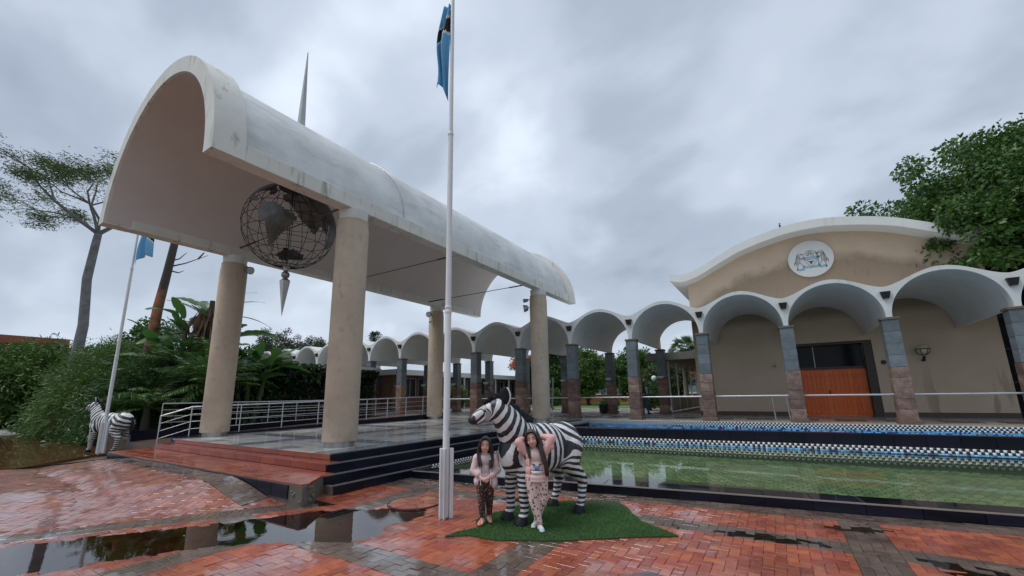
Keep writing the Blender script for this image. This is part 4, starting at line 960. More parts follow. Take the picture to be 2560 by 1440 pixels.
# ================================================================== RAILINGS ON THE RAMP
def railing(name, lab, pts, heights, post_every, rails=4, ht=.88):
    p0 = Vector(pts[0]); t = thing(name, lab, 'railing', p0)
    P_ = [Vector(p)-p0 for p in pts]
    for k in range(rails):
        zz = ht-k*.22; MB().tube([p+Vector((0, 0, zz)) for p in P_], .024 if k == 0 else .011, 10).build('top_rail' if k == 0 else 'rail', STEEL, t, True)
    for a, b in zip(P_[:-1], P_[1:]):
        L_ = (b-a).length; n = max(1, round(L_/post_every))
        for k in range(n+(b is P_[-1])):
            q = a+(b-a)*(k/n); MB().cyl(q, q+Vector((0, 0, ht)), .017, n=8).build('post', STEEL, t, True)
railing('ramp_railing', 'stainless railing rising along the navy ramp wall beside the platform', [(-15.95, 5.3, .36), (-15.43, 5.9, .62), (-15.43, 10.2, .71), (-15.43, 17.2, .85)], None, 1.25)
railing('ramp_outer_railing', 'stainless railing on the far side of the ramp in front of the shrubs', [(-18.6, 6.2, .72), (-18.6, 11.2, .72), (-18.6, 17.2, .76)], None, 1.4)

# ================================================================== WING, WALKWAYS, IVY WALL
def wing():
    b = thing('office_wing', 'long low office wing with dark windows under a white fascia across the courtyard', 'building', (-27.5, 24.9, .6))
    brick = M('brown_brick', (.15, .075, .05), .8, .25, 5, bump=.4, bsc=60); gl = M('office_glass', (.02, .025, .03), .08, .3, 3); al = M('window_frame_alu', (.28, .29, .30), .4)
    MB().box(-8, 0, 0, 30, 0, 3.0).build('wall', brick, b); MB().box(-8.4, .95, -.6, 30.4, 2.98, 3.42).build('roof_slab', M('wing_fascia', (.62, .63, .62), .5, .05, 1.), b)
    for k in range(12):
        y = .5+k*2.4
        f = MB().box(.002, .06, y, y+2.1, 1.15, 2.7).build('window', gl, b)
        mb = MB()
        for yy in (y-.02, y+.68, y+1.38, y+2.08): mb.box(.06, .1, yy, yy+.05, 1.12, 2.74)
        mb.box(.061, .099, y, y+2.1, 1.10, 1.15); mb.box(.061, .099, y, y+2.1, 2.70, 2.75); mb.build('frame', al, f)
    for k in range(11): MB().box(.75, .87, .2+k*2.8, .32+k*2.8, 0, 2.98).build('post', M('white_post', (.6, .6, .6), .5), b)
    # front return of the wing behind the arcade
    b2 = thing('office_block', 'dark-windowed office front with brown brick base behind the arcade columns', 'building', (-45, 27.4, .6))
    MB().box(0, 17.2, 0, 6, 0, 1.15).build('wall', brick, b2); MB().box(0, 17.2, .25, 6, 1.15, 2.75).build('glazing', gl, b2); MB().box(-.5, 17.4, -.7, 6, 2.75, 3.2).build('roof_slab', M('front_fascia', (.5, .51, .5), .5, .05, 1.), b2)
    for k in range(15): MB().box(k*1.2+.1, k*1.2+.16, .18, .25, 1.15, 2.75).build('mullion', al, b2)
    for k in range(7): MB().box(k*2.8+.2, k*2.8+.3, -.55, -.45, 0, 2.75).build('post', al, b2)
wing()
def ivy_building():
    b = thing('ivy_wall_building', 'flat white roof slab over a dark wall hung with ivy behind the ramp', 'building', (-22.4, 11.0, 0))
    MB().box(-9, 0, 0, 7.6, 0, 3.3).build('wall', M('stained_dark_wall', (.075, .045, .032), .85, .4, 1.2, bump=.6, bsc=20), b)
    MB().box(-9.3, .45, -.5, 7.7, 3.3, 3.62).build('roof_slab', M('ivy_slab', (.55, .56, .55), .5, .08, 1, streak=(.36, .36, .34)), b)
ivy_building()
def walkway():
    w = thing('covered_walkway', 'flat grey covered walkway on thin white posts beside the hall', 'walkway', (-4.4, 25.2, .6))
    MB().box(-1.9, .85, 0, 22, 3.0, 3.42).build('roof_slab', M('walk_slab', (.20, .20, .195), .6, .1, 1.), w)
    MB().box(-1.7, .7, .2, 22, 2.985, 2.998).build('ceiling', M('walk_ceiling', (.10, .065, .05), .7, .3, 2), w)
    pm = M('walk_post', (.55, .55, .54), .5)
    for k in range(9): MB().box(-.95, -.87, .6+k*2.4, .68+k*2.4, 0, 2.985).build('post', pm, w); MB().box(-.945, -.875, .7+k*2.4, 2.95+k*2.4, .12, .95).build('balustrade_panel', M('panel_glass', (.30, .31, .30), .2), w)
    MB().box(-1.8, .6, .1, 22, -.01, .03).build('floor', M('walk_floor', (.15, .12, .105), .3), w)
walkway()
t = thing('brick_block', 'red brick building with pale windows beyond the courtyard trees', 'building', (-14, 56, .6))
MB().box(-14, 22, 0, 8, 0, 5.5).build('wall', M('red_brick_wall', (.28, .10, .06), .8, .2, 3), t)
for k in range(12):
    f = MB().box(-13+k*2.9, -11.4+k*2.9, -.04, -.001, 1.2, 2.9).build('window', M('block_glass', (.22, .25, .28), .15), t); MB().box(-13.1+k*2.9, -11.3+k*2.9, -.08, -.04, 1.05, 1.2).build('sill', WHITE, f)
MB().box(-14.4, 22.4, -.5, 8.5, 5.5, 5.8).build('roof', M('block_roof', (.25, .12, .09), .7), t)
t = thing('red_roof_house', 'house with a pinkish red wall and roof showing above the far shrubs', 'building', (-82, 6, 0))
MB().box(-8, 8, -9, 9, 0, 8.4).build('wall', M('house_pink', (.36, .13, .09), .8, .1, 1), t); MB().prism([(-9, -9.8), (9, -9.8), (9, 8), (-9, 8)], 8.4, 9.3).build('roof', M('house_roof', (.26, .075, .045), .7, .2, 2), t)
for k in range(3): MB().box(8.0, 8.06, -7+k*5, -5+k*5, 4, 6).build('window', M('house_glass', (.05, .06, .07), .1), t)
# ================================================================== ORGANIC BODIES
def cone_add(mb, p0, r0, p1, r1, n=14):
    p0, p1 = Vector(p0), Vector(p1); mb.ell(p0, r0, n, 8); mb.ell(p1, r1, n, 8); d = p1-p0; L_ = d.length
    if L_ < 1e-5: return
    # tangent frustum
    s = (r0-r1)/L_; s = max(-.95, min(.95, s)); c = math.sqrt(1-s*s); e = d/L_
    mb.tube([p0+e*(r0*s), p1+e*(r1*s)], [r0*c, r1*c], n)
def blob(name, prims, voxel, mats, parent=None, smooth=4, cut=None, solid=0):
    mb = MB()
    for q in prims:
        if len(q) == 4: cone_add(mb, *q)
        else: mb.ell(q[0], q[1], 18, 12, 0, Euler(q[2]).to_matrix() if len(q) > 2 and q[2] else None)
    o = put(name, mb.me(name, mats), None)
    r = o.modifiers.new('r', 'REMESH'); r.mode = 'VOXEL'; r.voxel_size = voxel; r.adaptivity = 0
    if smooth:
        s = o.modifiers.new('s', 'SMOOTH'); s.factor = .5; s.iterations = smooth
    bpy.context.view_layer.update(); dg = bpy.context.evaluated_depsgraph_get()
    me = bpy.data.meshes.new_from_object(o.evaluated_get(dg)); bpy.data.objects.remove(o)
    me.name = name
    if cut:
        bm = bmesh.new(); bm.from_mesh(me)
        bmesh.ops.delete(bm, geom=[v for v in bm.verts if cut(v.co)], context='VERTS'); bm.to_mesh(me); bm.free()
    me.polygons.foreach_set('use_smooth', [True]*len(me.polygons))
    if not me.materials:
        for m in (mats if isinstance(mats, list) else [mats]): me.materials.append(m)
    ob = put(name, me, parent)
    if solid: sm = ob.modifiers.new('t', 'SOLIDIFY'); sm.thickness = solid; sm.offset = 0
    return ob
def co_array(me):
    a = np.empty(len(me.vertices)*3, np.float32); me.vertices.foreach_get('co', a); return a.reshape(-1, 3).astype(float)
def attr(me, name, val):
    a = me.attributes.new(name, 'FLOAT', 'POINT'); a.data.foreach_set('value', np.asarray(val, np.float32))

# ------------------------------------------------------------------ zebra statue
def zebra_mat():
    m, n, L, b = mat_base('zebra_paint')
    ph = n('ShaderNodeAttribute'); ph.attribute_name = 'phase'; dk = n('ShaderNodeAttribute'); dk.attribute_name = 'dark'
    co = n('ShaderNodeTexCoord').outputs['Object']
    nz = n('ShaderNodeMath', operation='MULTIPLY_ADD'); L(noise_node(n, L, co, 7., 3, .5), nz.inputs[0]); nz.inputs[1].default_value = 2.6; L(ph.outputs['Fac'], nz.inputs[2])
    sn = n('ShaderNodeMath', operation='SINE'); L(nz.outputs[0], sn.inputs[0])
    jag = n('ShaderNodeMath', operation='MULTIPLY_ADD'); L(noise_node(n, L, co, 60., 3, .6), jag.inputs[0]); jag.inputs[1].default_value = .5; L(sn.outputs[0], jag.inputs[2])
    f = rng_node(n, L, jag.outputs[0], .16, .30)
    wt = mix_node(n, L, rng_node(n, L, noise_node(n, L, co, 5., 5, .6), .35, .7), (.60, .60, .59), (.76, .77, .76))
    col = mix_node(n, L, f, wt, mix_node(n, L, rng_node(n, L, noise_node(n, L, co, 26., 4, .7), .60, .66), (.013, .014, .022), (.10, .10, .11)))
    col = mix_node(n, L, rng_node(n, L, noise_node(n, L, co, 3.2, 6, .7), .54, .74, 0, .55), col, (.20, .17, .13))
    col = mix_node(n, L, rng_node(n, L, dk.outputs['Fac'], .35, .6), col, (.013, .014, .020))
    L(col, b.inputs['Base Color']); b.inputs['Roughness'].default_value = .38
    bp = n('ShaderNodeBump'); bp.inputs['Strength'].default_value = .4; bp.inputs['Distance'].default_value = .006; L(noise_node(n, L, co, 70, 4, .6), bp.inputs['Height']); L(bp.outputs[0], b.inputs['Normal'])
    return m
def build_zebra(label):
    z = thing('zebra_statue', label, 'statue', (-3.05, 5.64, .026), math.atan2(-.944, -.331), 'painted zebra statues')
    zm = zebra_mat(); blk = M('zebra_black_paint', (.010, .011, .017), .5, .2, 8, bump=.3, bsc=60, spec=.25)
    P_ = [((.30, 0, .95), (.34, .265, .355)), ((.02, 0, .92), (.48, .30, .36)), ((-.40, 0, .965), (.37, .285, .315)), ((.50, 0, .90), (.23, .225, .30)),
          ((.40, 0, 1.02), .27, (.60, -.01, 1.32), .20), ((.60, -.01, 1.32), .20, (.74, -.03, 1.50), .145),
          ((.77, -.045, 1.525), .122, (.90, -.135, 1.455), .098), ((.90, -.135, 1.455), .098, (1.03, -.205, 1.375), .068), ((1.045, -.215, 1.355), (.075, .07, .068)),
          ((.80, -.06, 1.44), .095, (1.0, -.19, 1.335), .052), ((.99, -.19, 1.315), (.06, .045, .03))]
    for s in (-1, 1):
        y = .165*s; x0 = .5 if s > 0 else .47
        P_ += [((.40, .13*s, .84), .15, (x0-.05, .15*s, .62), .105), ((x0-.05, .15*s, .62), .105, (x0-.02, y, .39), .076), ((x0-.02, y, .40), .074, (x0-.03, y, .15), .056), ((x0-.03, y, .15), .058, (x0+.02, y, .075), .062)]
        hy = (.25 if s > 0 else -.28); hx = -.5
        P_ += [((-.46, .13*s, .92), .215, (-.38, .19*s, .68), .145), ((-.38, .19*s, .68), .14, (hx-.12, hy*.93, .44), .078), ((hx-.12, hy*.93, .44), .076, (hx-.05, hy, .16), .054), ((hx-.05, hy, .16), .056, (hx, hy, .075), .062)]
    body = blob('body', P_, .0125, zm, z, 12); me = body.data; C_ = co_array(me)
    # stripe phase blended from the nearest limbs; each limb's phase is tied to its neighbour at a joint
    bones = []; T = 2*PI
    def bone(p0, p1, rad, g, per, tie=None, at=None, wob=0.):
        g = np.array(g, float); off = 0.
        f = lambda c, g=g: T/per*(c @ g)
        if tie is not None:
            at = np.array([at], float); off = float(bones[tie][3](at)[0]-f(at)[0])
        bones.append((np.array(p0, float), np.array(p1, float), rad, lambda c, f=f, off=off: f(c)+off)); return len(bones)-1
    bt = bone((.20, 0, .93), (-.12, 0, .95), .28, (1, 0, -.10), .118)
    bn = bone((.34, 0, 1.0), (.74, -.02, 1.48), .20, (.88, 0, .47), .105, bt, (.32, 0, 1.0))
    br = bone((-.38, 0, 1.02), (-.55, 0, .92), .25, (.45, 0, -.89), .125, bt, (-.28, 0, 1.05))
    bones.append((np.array((.80, -.06, 1.50)), np.array((1.03, -.2, 1.36)), .085, lambda c: T/.058*(c[:, 0]*.55+c[:, 2]*.25+np.abs(c[:, 1]+.05+.75*(c[:, 0]-.78))*.9)))
    for s in (-1, 1):
        x0 = .5 if s > 0 else .47; hy = (.25 if s > 0 else -.28)
        bone((x0-.04, .15*s, .56), (x0, .165*s, .05), .06, (0, 0, 1), .064, bt, (.42, .15*s, .66))
        k = bone((-.40, .2*s, .66), (-.62, hy, .44), .10, (.2, 0, -.98), .085, br, (-.42, .18*s, .74))
        bone((-.62, hy, .40), (-.5, hy, .05), .055, (0, 0, -1), .064, k, (-.62, hy, .42))
    num = np.zeros(len(C_)); den = np.zeros(len(C_))
    for p0, p1, rad, fn in bones:
        d = p1-p0; t = np.clip(((C_-p0) @ d)/(d @ d), 0, 1); q = p0+t[:, None]*d; dist = np.maximum(np.linalg.norm(C_-q, axis=1)-rad, .0)+.03
        w = dist**-6; num += w*fn(C_); den += w
    attr(me, 'phase', num/den)
    mz = np.array([1.06, -.225, 1.345]); dm = np.linalg.norm(C_-mz, axis=1); dark = np.clip(1.35-dm/.105, 0, 1)
    dark = np.maximum(dark, np.where((np.abs(C_[:, 1]) < .03) & (C_[:, 0] < .1) & (C_[:, 2] > 1.25), .9, 0)); attr(me, 'dark', dark)
    for s in (-1, 1):
        for x, y in (((.515 if s > 0 else .485), .165*s), (-.5, .25 if s > 0 else -.28)):
            MB().tube([(x+.03, y, 0), (x+.015, y, .05), (x, y, .095)], [.098, .090, .066], 16).build('hoof', blk, z, True)
    # mane: stiff crest of short tufts
    mn = MB(); rnd = random.Random(2); path = [Vector(p) for p in ((.90, -.12, 1.55), (.82, -.06, 1.64), (.72, -.03, 1.65), (.58, -.01, 1.56), (.44, 0, 1.46), (.30, 0, 1.37), (.18, 0, 1.31))]
    for k in range(230):
        u = rnd.random()*(len(path)-1.001); i = int(u); p = path[i].lerp(path[i+1], u-i); d = (path[i+1]-path[i]).normalized(); nrm = Vector((d.z, 0, -d.x)); nrm = nrm if nrm.z > 0 else -nrm
        p = p+Vector((0, rnd.uniform(-.03, .03), 0))-nrm*.05; h = rnd.uniform(.08, .12)
        mn.tube([p, p+nrm*h*.6+d*rnd.uniform(-.02, .02), p+nrm*h+d*rnd.uniform(-.03, .04)], [.03, .024, .008], 6)
    mn.build('mane', blk, z, True)
    for s, c, yaw in ((1, (.745, .075, 1.60), .35), (-1, (.80, -.135, 1.61), -.5)):
        e = MB(); R = Euler((-.25*s, .1, yaw)).to_matrix()
        V, F = [], []
        for i in range(9):
            t = i/8; w = .105*math.sin(PI*(t*.80+.17))**.6
            for j in range(9):
                a = (j/8-.5)*2.3; V.append(Vector(c)+R @ Vector((-.03+.03*math.cos(a*1.2)+.01*t, w*math.sin(a), .23*t-.03)))
        for i in range(8):
            for j in range(8): F.append((i*9+j, i*9+j+1, (i+1)*9+j+1, (i+1)*9+j))
        o = put('ear', mesh('ear', V, F, blk, None, True, 80), z); sm = o.modifiers.new('t', 'SOLIDIFY'); sm.thickness = .02
        MB().tube([V[i*9+(8 if s > 0 else 0)] for i in range(9)], .011, 6).build('ear_rim', M('ear_white', (.62, .62, .6), .4), o, True)
        b = Vector((.895, -.135, 1.485))+Vector((.33, .94, 0))*.0+Vector((-.04*s*-1, .078*s, .012))
    hd = Vector((.82, -.47, -.3)).normalized(); side = Vector((.5, .86, 0))
    for s in (-1, 1):
        c = Vector((.905, -.14, 1.475))+side*.086*s; o = MB().ell(c, (.024, .02, .018), 12, 8).build('eye', M('eye_black', (.01, .01, .01), .08), z, True)
        MB().ell(c+side*.004*s+Vector((.0, 0, .008)), (.030, .018, .012), 12, 6).build('eyelid', M('eye_brown', (.16, .07, .04), .4), o, True)
        MB().ell(Vector((1.085, -.235, 1.365))+side*.038*s, (.016, .012, .012), 8, 6).build('nostril', M('nostril_black', (.005, .005, .005), .5), z, True)
    tl = MB(); tl.tube([(-.72, 0, 1.10), (-.80, .01, .98), (-.80, .02, .78), (-.78, .02, .60)], [.045, .035, .045, .012], 10); tl.build('tail', blk, z, True)
    return z
ZEB = build_zebra('painted zebra statue on the turf patch behind the girls')
def straighten(o, ang=math.radians(36)):
    """second statue looks straight ahead: turn head and neck about the withers"""
    if o.type == 'MESH' and o.name.split('.')[0] in ('body', 'mane', 'ear', 'ear_rim', 'eye', 'eyelid', 'nostril'):
        o.data = o.data.copy(); C_ = co_array(o.data); w = np.clip((C_[:, 2]-1.22)/.30, 0, 1)*np.clip((C_[:, 0]-.45)/.25, 0, 1)
        a = ang*w; x, y = C_[:, 0]-.70, C_[:, 1]+.02; C_[:, 0] = .70+x*np.cos(a)-y*np.sin(a); C_[:, 1] = -.02+x*np.sin(a)+y*np.cos(a)
        o.data.vertices.foreach_set('co', C_.astype(np.float32).ravel()); o.data.update()
    for c in o.children: straighten(c)
z2 = copy_tree(ZEB); straighten(z2); z2.location = (-19.1, 5.02, .06); z2.rotation_euler = (0, 0, math.atan2(-.44, -.9)); z2['label'] = 'distant zebra statue beside the shrubs and the far flagpole'

# ------------------------------------------------------------------ turf patch under the zebra
TURF = [(-3.66, 4.25), (-3.42, 4.42), (-3.05, 4.44), (-2.72, 4.62), (-2.38, 4.80), (-2.05, 5.06), (-1.68, 5.35), (-1.22, 5.66), (-1.50, 5.86), (-1.75, 6.02), (-1.95, 6.30), (-2.12, 6.62), (-2.35, 6.88), (-2.72, 6.80), (-3.05, 6.60), (-3.40, 6.28), (-3.62, 5.95), (-3.66, 5.55), (-3.78, 5.25), (-3.72, 4.95), (-3.50, 4.72), (-3.62, 4.50)]
def build_turf():
    t = tag(MB().prism(TURF, -.02, .027).build('turf', M('turf_backing', (.03, .06, .02), .9)), 'irregular green artificial turf patch under the zebra statue', 'turf', kind='stuff')
    pts = []
    while len(pts) < 42000:
        x, y = random.uniform(-3.8, -1.2), random.uniform(4.2, 6.9)
        if inpoly(x, y, TURF):
            if y > 6.15 and random.random() < min(.9, (y-6.15)*1.5): continue
            pts.append((x, y))
    P_ = np.array(pts); n = len(P_); a = RNG.uniform(0, 2*PI, n); h = RNG.uniform(.012, .026, n); w = .0028; ln = RNG.normal(0, .010, (n, 2))
    V = np.empty((n, 3, 3)); V[:, 0] = np.c_[P_[:, 0]-w*np.cos(a), P_[:, 1]-w*np.sin(a), np.full(n, .025)]; V[:, 1] = np.c_[P_[:, 0]+w*np.cos(a), P_[:, 1]+w*np.sin(a), np.full(n, .025)]; V[:, 2] = np.c_[P_+ln, .027+h]
    tag(put('turf_blades', fastmesh('turf_blades', V.reshape(-1, 3), np.arange(3*n).reshape(-1, 3), leaf_mat('turf_blade', (.022, .085, .018), (.10, .23, .05), .6, .15)), t), kind='stuff')
build_turf()

# ------------------------------------------------------------------ people
def skin_mat(name, c): return M(name, c, .5, .06, 6, spec=.35)
def hand_prims(w, d, up, s=1.):
    """relaxed hand: wrist w, direction d, back-of-hand normal up"""
    w, d, up = Vector(w), Vector(d).normalized(), Vector(up).normalized(); sd = d.cross(up).normalized(); out = []
    palm = w+d*.035*s; out.append((tuple(w), .018*s, tuple(palm), .021*s)); kn = w+d*.055*s
    for k, (o, l) in enumerate(((-.021, .042), (-.007, .050), (.007, .047), (.021, .036))):
        a = kn+sd*o*s; m = a+(d*.8-up*.35)*l*.55*s; e = m+(d*.45-up*.8)*l*.5*s
        out += [(tuple(palm+sd*o*.7*s), .012*s, tuple(a), .0095*s), (tuple(a), .0092*s, tuple(m), .0085*s), (tuple(m), .0085*s, tuple(e), .0075*s)]
    th = w+d*.015*s-sd*.018*s; m = th+(d*.6-sd*.7-up*.2)*.03*s; out += [(tuple(th), .012*s, tuple(m), .010*s), (tuple(m), .010*s, tuple(m+(d*.9-up*.3)*.025*s), .0085*s)]
    return out
def pattern_mat(name, base, spot, scale, lo, hi, ring=False, spot2=None):
    m, n, L, b = mat_base(name); co = n('ShaderNodeTexCoord').outputs['Object']
    v = n('ShaderNodeTexVoronoi'); v.inputs['Scale'].default_value = scale; L(co, v.inputs['Vector'])
    jd = n('ShaderNodeMath', operation='MULTIPLY_ADD'); L(noise_node(n, L, co, scale*2.5, 3), jd.inputs[0]); jd.inputs[1].default_value = .35; L(v.outputs['Distance'], jd.inputs[2])
    if ring:
        c = n('ShaderNodeMath', operation='COMPARE'); L(jd.outputs[0], c.inputs[0]); c.inputs[1].default_value = lo; c.inputs[2].default_value = hi; f = c.outputs[0]
    else: f = rng_node(n, L, jd.outputs[0], lo, hi, 1, 0)
    sp = spot if not spot2 else mix_node(n, L, rng_node(n, L, v.outputs['Color'], .4, .6), spot, spot2)
    L(mix_node(n, L, f, base, sp), b.inputs['Base Color']); b.inputs['Roughness'].default_value = .85; return m
def fabric(name, c, v=.14): return M(name, c, .85, v, 12, bump=.9, bsc=17)
HAIR = M('dark_brown_hair', (.022, .013, .009), .42, .35, 30, c2=(.05, .03, .02))
def face(t, hc, R, s, skin_lip=(.34, .10, .09)):
    """eyes, brows, nose tip and smile in head space; hc head centre, R rotation"""
    P = lambda v: hc+R @ (Vector(v)*s)
    for k in (-1, 1):
        e = MB().ell(P((.031*k, -.083, .006)), (.0120*s, .006*s, .0052*s), 10, 6).build('eye', M('eye_white', (.6, .58, .56), .3), t, True)
        MB().ell(P((.031*k, -.0885, .006)), (.0062*s, .003*s, .0050*s), 8, 6).build('iris', M('iris_dark', (.02, .012, .01), .2), e, True)
        MB().tube([P((.014*k, -.088, .028)), P((.032*k, -.087, .034)), P((.050*k, -.078, .027))], [.003*s, .0045*s, .002*s], 6).build('eyebrow', HAIR, t, True)
    l = MB().tube([P((-.030, -.080, -.042)), P((-.014, -.088, -.050)), P((0, -.090, -.052)), P((.014, -.088, -.050)), P((.030, -.080, -.042))], [.003*s, .0065*s, .0075*s, .0065*s, .003*s], 8).build('lips', M('lips', skin_lip, .45), t, True)
    MB().tube([P((-.020, -.088, -.046)), P((0, -.094, -.0495)), P((.020, -.088, -.046))], [.002*s, .0035*s, .002*s], 6).build('teeth', M('teeth', (.70, .68, .64), .3), l, True)
def head_prims(hc, R, s):
    P = lambda v: tuple(hc+R @ (Vector(v)*s)); e = R.to_euler()
    return [(P((0, .008, .030)), (.074*s, .092*s, .088*s), e), (P((0, -.02, -.035)), (.058*s, .066*s, .066*s), e), (P((0, -.045, -.075)), (.026*s, .028*s, .022*s), e),
            (P((0, -.084, .004)), .009*s, P((0, -.099, -.020)), .012*s), (P((.074, .012, -.005)), (.012*s, .02*s, .028*s), e), (P((-.074, .012, -.005)), (.012*s, .02*s, .028*s), e),
            (P((.034, -.066, -.025)), (.024*s, .02*s, .022*s), e), (P((-.034, -.066, -.025)), (.024*s, .02*s, .022*s), e)]
def hair_build(t, hc, R, s, strands, seed):
    rnd = random.Random(seed); P = lambda v: hc+R @ (Vector(v)*s); mb = MB()
    V, F = [], []; n, k = 26, 12
    for i in range(k+1):
        a = PI*.60*i/k
        for j in range(n):
            b = 2*PI*j/n; x, y, z = math.sin(a)*math.cos(b), math.sin(a)*math.sin(b), math.cos(a)
            front = max(0, -y); zz = max(z, .28+.30*front) if y < -.15 else z
            V.append(P((.083*x*(1 if zz == z else .98), .013+.103*y*(1 if zz == z else .93), .030+.100*zz)))
    for i in range(k):
        for j in range(n): F.append((i*n+j, (i+1)*n+j, (i+1)*n+(j+1) % n, i*n+(j+1) % n))
    mb.add(V, F)
    for sx in (-1, 1):
        for q in range(11):
            u = q/10; y0 = -.070+.10*u
            pts = [P((.004*sx, y0, .128-.02*(1-u))), P((.040*sx, y0-.012, .105)), P((.068*sx, y0*.95-.004, .060)), P((.082*sx, y0*.8+.002, .0)), P((.086*sx, y0*.6+.01, -.06)), P((.084*sx, y0*.5+.015, -.12))]
            mb.tube(pts, [.008*s, .013*s, .014*s, .014*s, .013*s, .008*s], 6)
    for pts, r, cnt, spread in strands:
        for c in range(cnt):
            o = Vector((rnd.gauss(0, spread), rnd.gauss(0, spread*.7), 0)); q = []
            for i, p in enumerate(pts):
                w = min(1, .25+i*.45); q.append(Vector(p)+o*w+Vector((rnd.gauss(0, .004), rnd.gauss(0, .004), rnd.gauss(0, .012) if i == len(pts)-1 else 0)))
            rr = [r*.9]+[r]*(len(pts)-2)+[r*.25]; mb.tube(q, rr, 6)
    mb.build('hair', HAIR, t, True, 80)

def girl_left():
    t = thing('person', 'smaller girl in pink jacket and dark flowered leggings with clasped hands', 'person', (-3.54, 4.93, .026), math.radians(36)); t.scale = (.96, .96, .96)
    sk = skin_mat('skin_a', (.66, .40, .31)); Rh = Euler((.05, .06, -.05)).to_matrix(); hc = Vector((.0, -.012, 1.045)); s = .98
    L0 = [((.062, .02, .57), .074, (.058, .02, .32), .050), ((.058, .02, .32), .050, (.052, .075, .075), .031), ((-.062, 0, .57), .074, (-.052, -.03, .32), .050), ((-.052, -.03, .32), .050, (-.045, -.035, .075), .031)]
    body = L0+[((.052, .085, .045), .027, (.055, -.02, .03), .024), ((-.045, -.03, .045), .027, (-.055, -.135, .03), .024),
               ((0, 0, .60), (.108, .082, .085)), ((0, 0, .72), (.092, .070, .10)), ((0, 0, .835), (.112, .074, .095)), ((0, .01, .88), .036, (0, -.004, .97), .033)]
    arms = [((.122, .005, .878), .038, (.158, .0, .70), .031), ((.158, 0, .70), .030, (.035, -.125, .615), .021), ((-.122, .005, .878), .038, (-.155, .0, .70), .031), ((-.155, 0, .70), .030, (-.035, -.125, .600), .021)]
    body += arms+hand_prims((.035, -.125, .615), (-1, -.15, -.25), (0, -1, .2), .95)+hand_prims((-.035, -.127, .600), (1, -.2, -.2), (0, -1, .1), .95)+head_prims(hc, Rh, s)
    blob('body', body, .0062, sk, t, 3)
    blob('shirt', [((0, -.004, .62), (.120, .098, .09)), ((0, -.004, .72), (.106, .088, .11)), ((0, -.002, .835), (.122, .087, .095)), ((.10, .003, .87), .045, (.135, .003, .80), .043), ((-.10, .003, .87), .045, (-.135, .003, .80), .043)], .008, pattern_mat('pale_print_tee', (.52, .40, .40), (.30, .30, .34), 22, .25, .32), t, 4, cut=lambda c: c.z > .925)
    jk = fabric('pink_jacket_a', (.68, .50, .49))
    blob('jacket', [((0, .012, .60), (.145, .112, .10)), ((0, .012, .72), (.128, .103, .12)), ((0, .010, .84), (.138, .098, .095)), ((.12, .008, .875), .054, (.168, .004, .70), .056), ((.168, .004, .70), .056, (.085, -.085, .645), .042), ((-.12, .008, .875), .054, (-.165, .004, .70), .054), ((-.165, .004, .70), .054, (-.105, -.06, .660), .044), ((.125, -.01, .54), (.05, .095, .09)), ((-.115, .01, .56), (.05, .09, .07)), ((0, .06, .90), (.07, .045, .04))], .008, jk, t, 3, cut=lambda c: (abs(c.x-.005) < .062+.05*max(0, c.z-.78) and c.y < -.035 and c.z < .92) or (c.z > .895 and c.y < -.02 and abs(c.x) < .09), solid=.006)
    mb = MB()
    for sx in (-1, 1): mb.tube([(sx*.068, -.104, .52), (sx*.070, -.103, .70), (sx*.075, -.085, .86), (sx*.06, -.02, .915)], .007, 6)
    mb.tube([(.215, -.01, .735), (.20, -.055, .72), (.155, -.052, .735)], .010, 6); mb.build('jacket_trim', fabric('white_trim', (.68, .66, .66)), t, True)
    blob('leggings', [(p, r+.009, q, r2+.006) for p, r, q, r2 in L0]+[((0, 0, .60), (.113, .087, .075))], .007, pattern_mat('dark_flower_leggings', (.035, .022, .018), (.34, .07, .05), 34, .46, .54, spot2=(.34, .30, .18)), t, 3, cut=lambda c: c.z < .085)
    sh = M('coral_shoe', (.62, .22, .17), .5, .1, 10)
    for x, y, r in ((.052, .075, .05), (-.048, -.045, -.12)):
        o = blob('shoe', [((x, y+.012, .040), .034, (x+r*.3, y-.085, .030), .030), ((x, y+.01, .022), (.034, .045, .02)), ((x+r*.3, y-.085, .02), (.034, .045, .018))], .006, sh, t, 3)
        MB().tube([(x-.034, y-.02, .045), (x, y-.035, .068), (x+.034, y-.02, .045)], .007, 6).build('shoe_strap', M('shoe_strap', (.68, .35, .30), .5), o, True)
    face(t, hc, Rh, s)
    hair_build(t, hc, Rh, s, [([(.062, .03, 1.10), (.090, .015, 1.02), (.094, -.01, .92), (.078, -.080, .82), (.078, -.100, .73)], .008, 26, .014), ([(-.062, .03, 1.10), (-.090, .015, 1.02), (-.096, -.01, .92), (-.084, -.080, .84), (-.080, -.10, .76)], .008, 26, .014),
                              ([(0, .07, 1.10), (0, .10, 1.0), (0, .105, .88), (0, .11, .74)], .022, 20, .04)], 4)
girl_left()
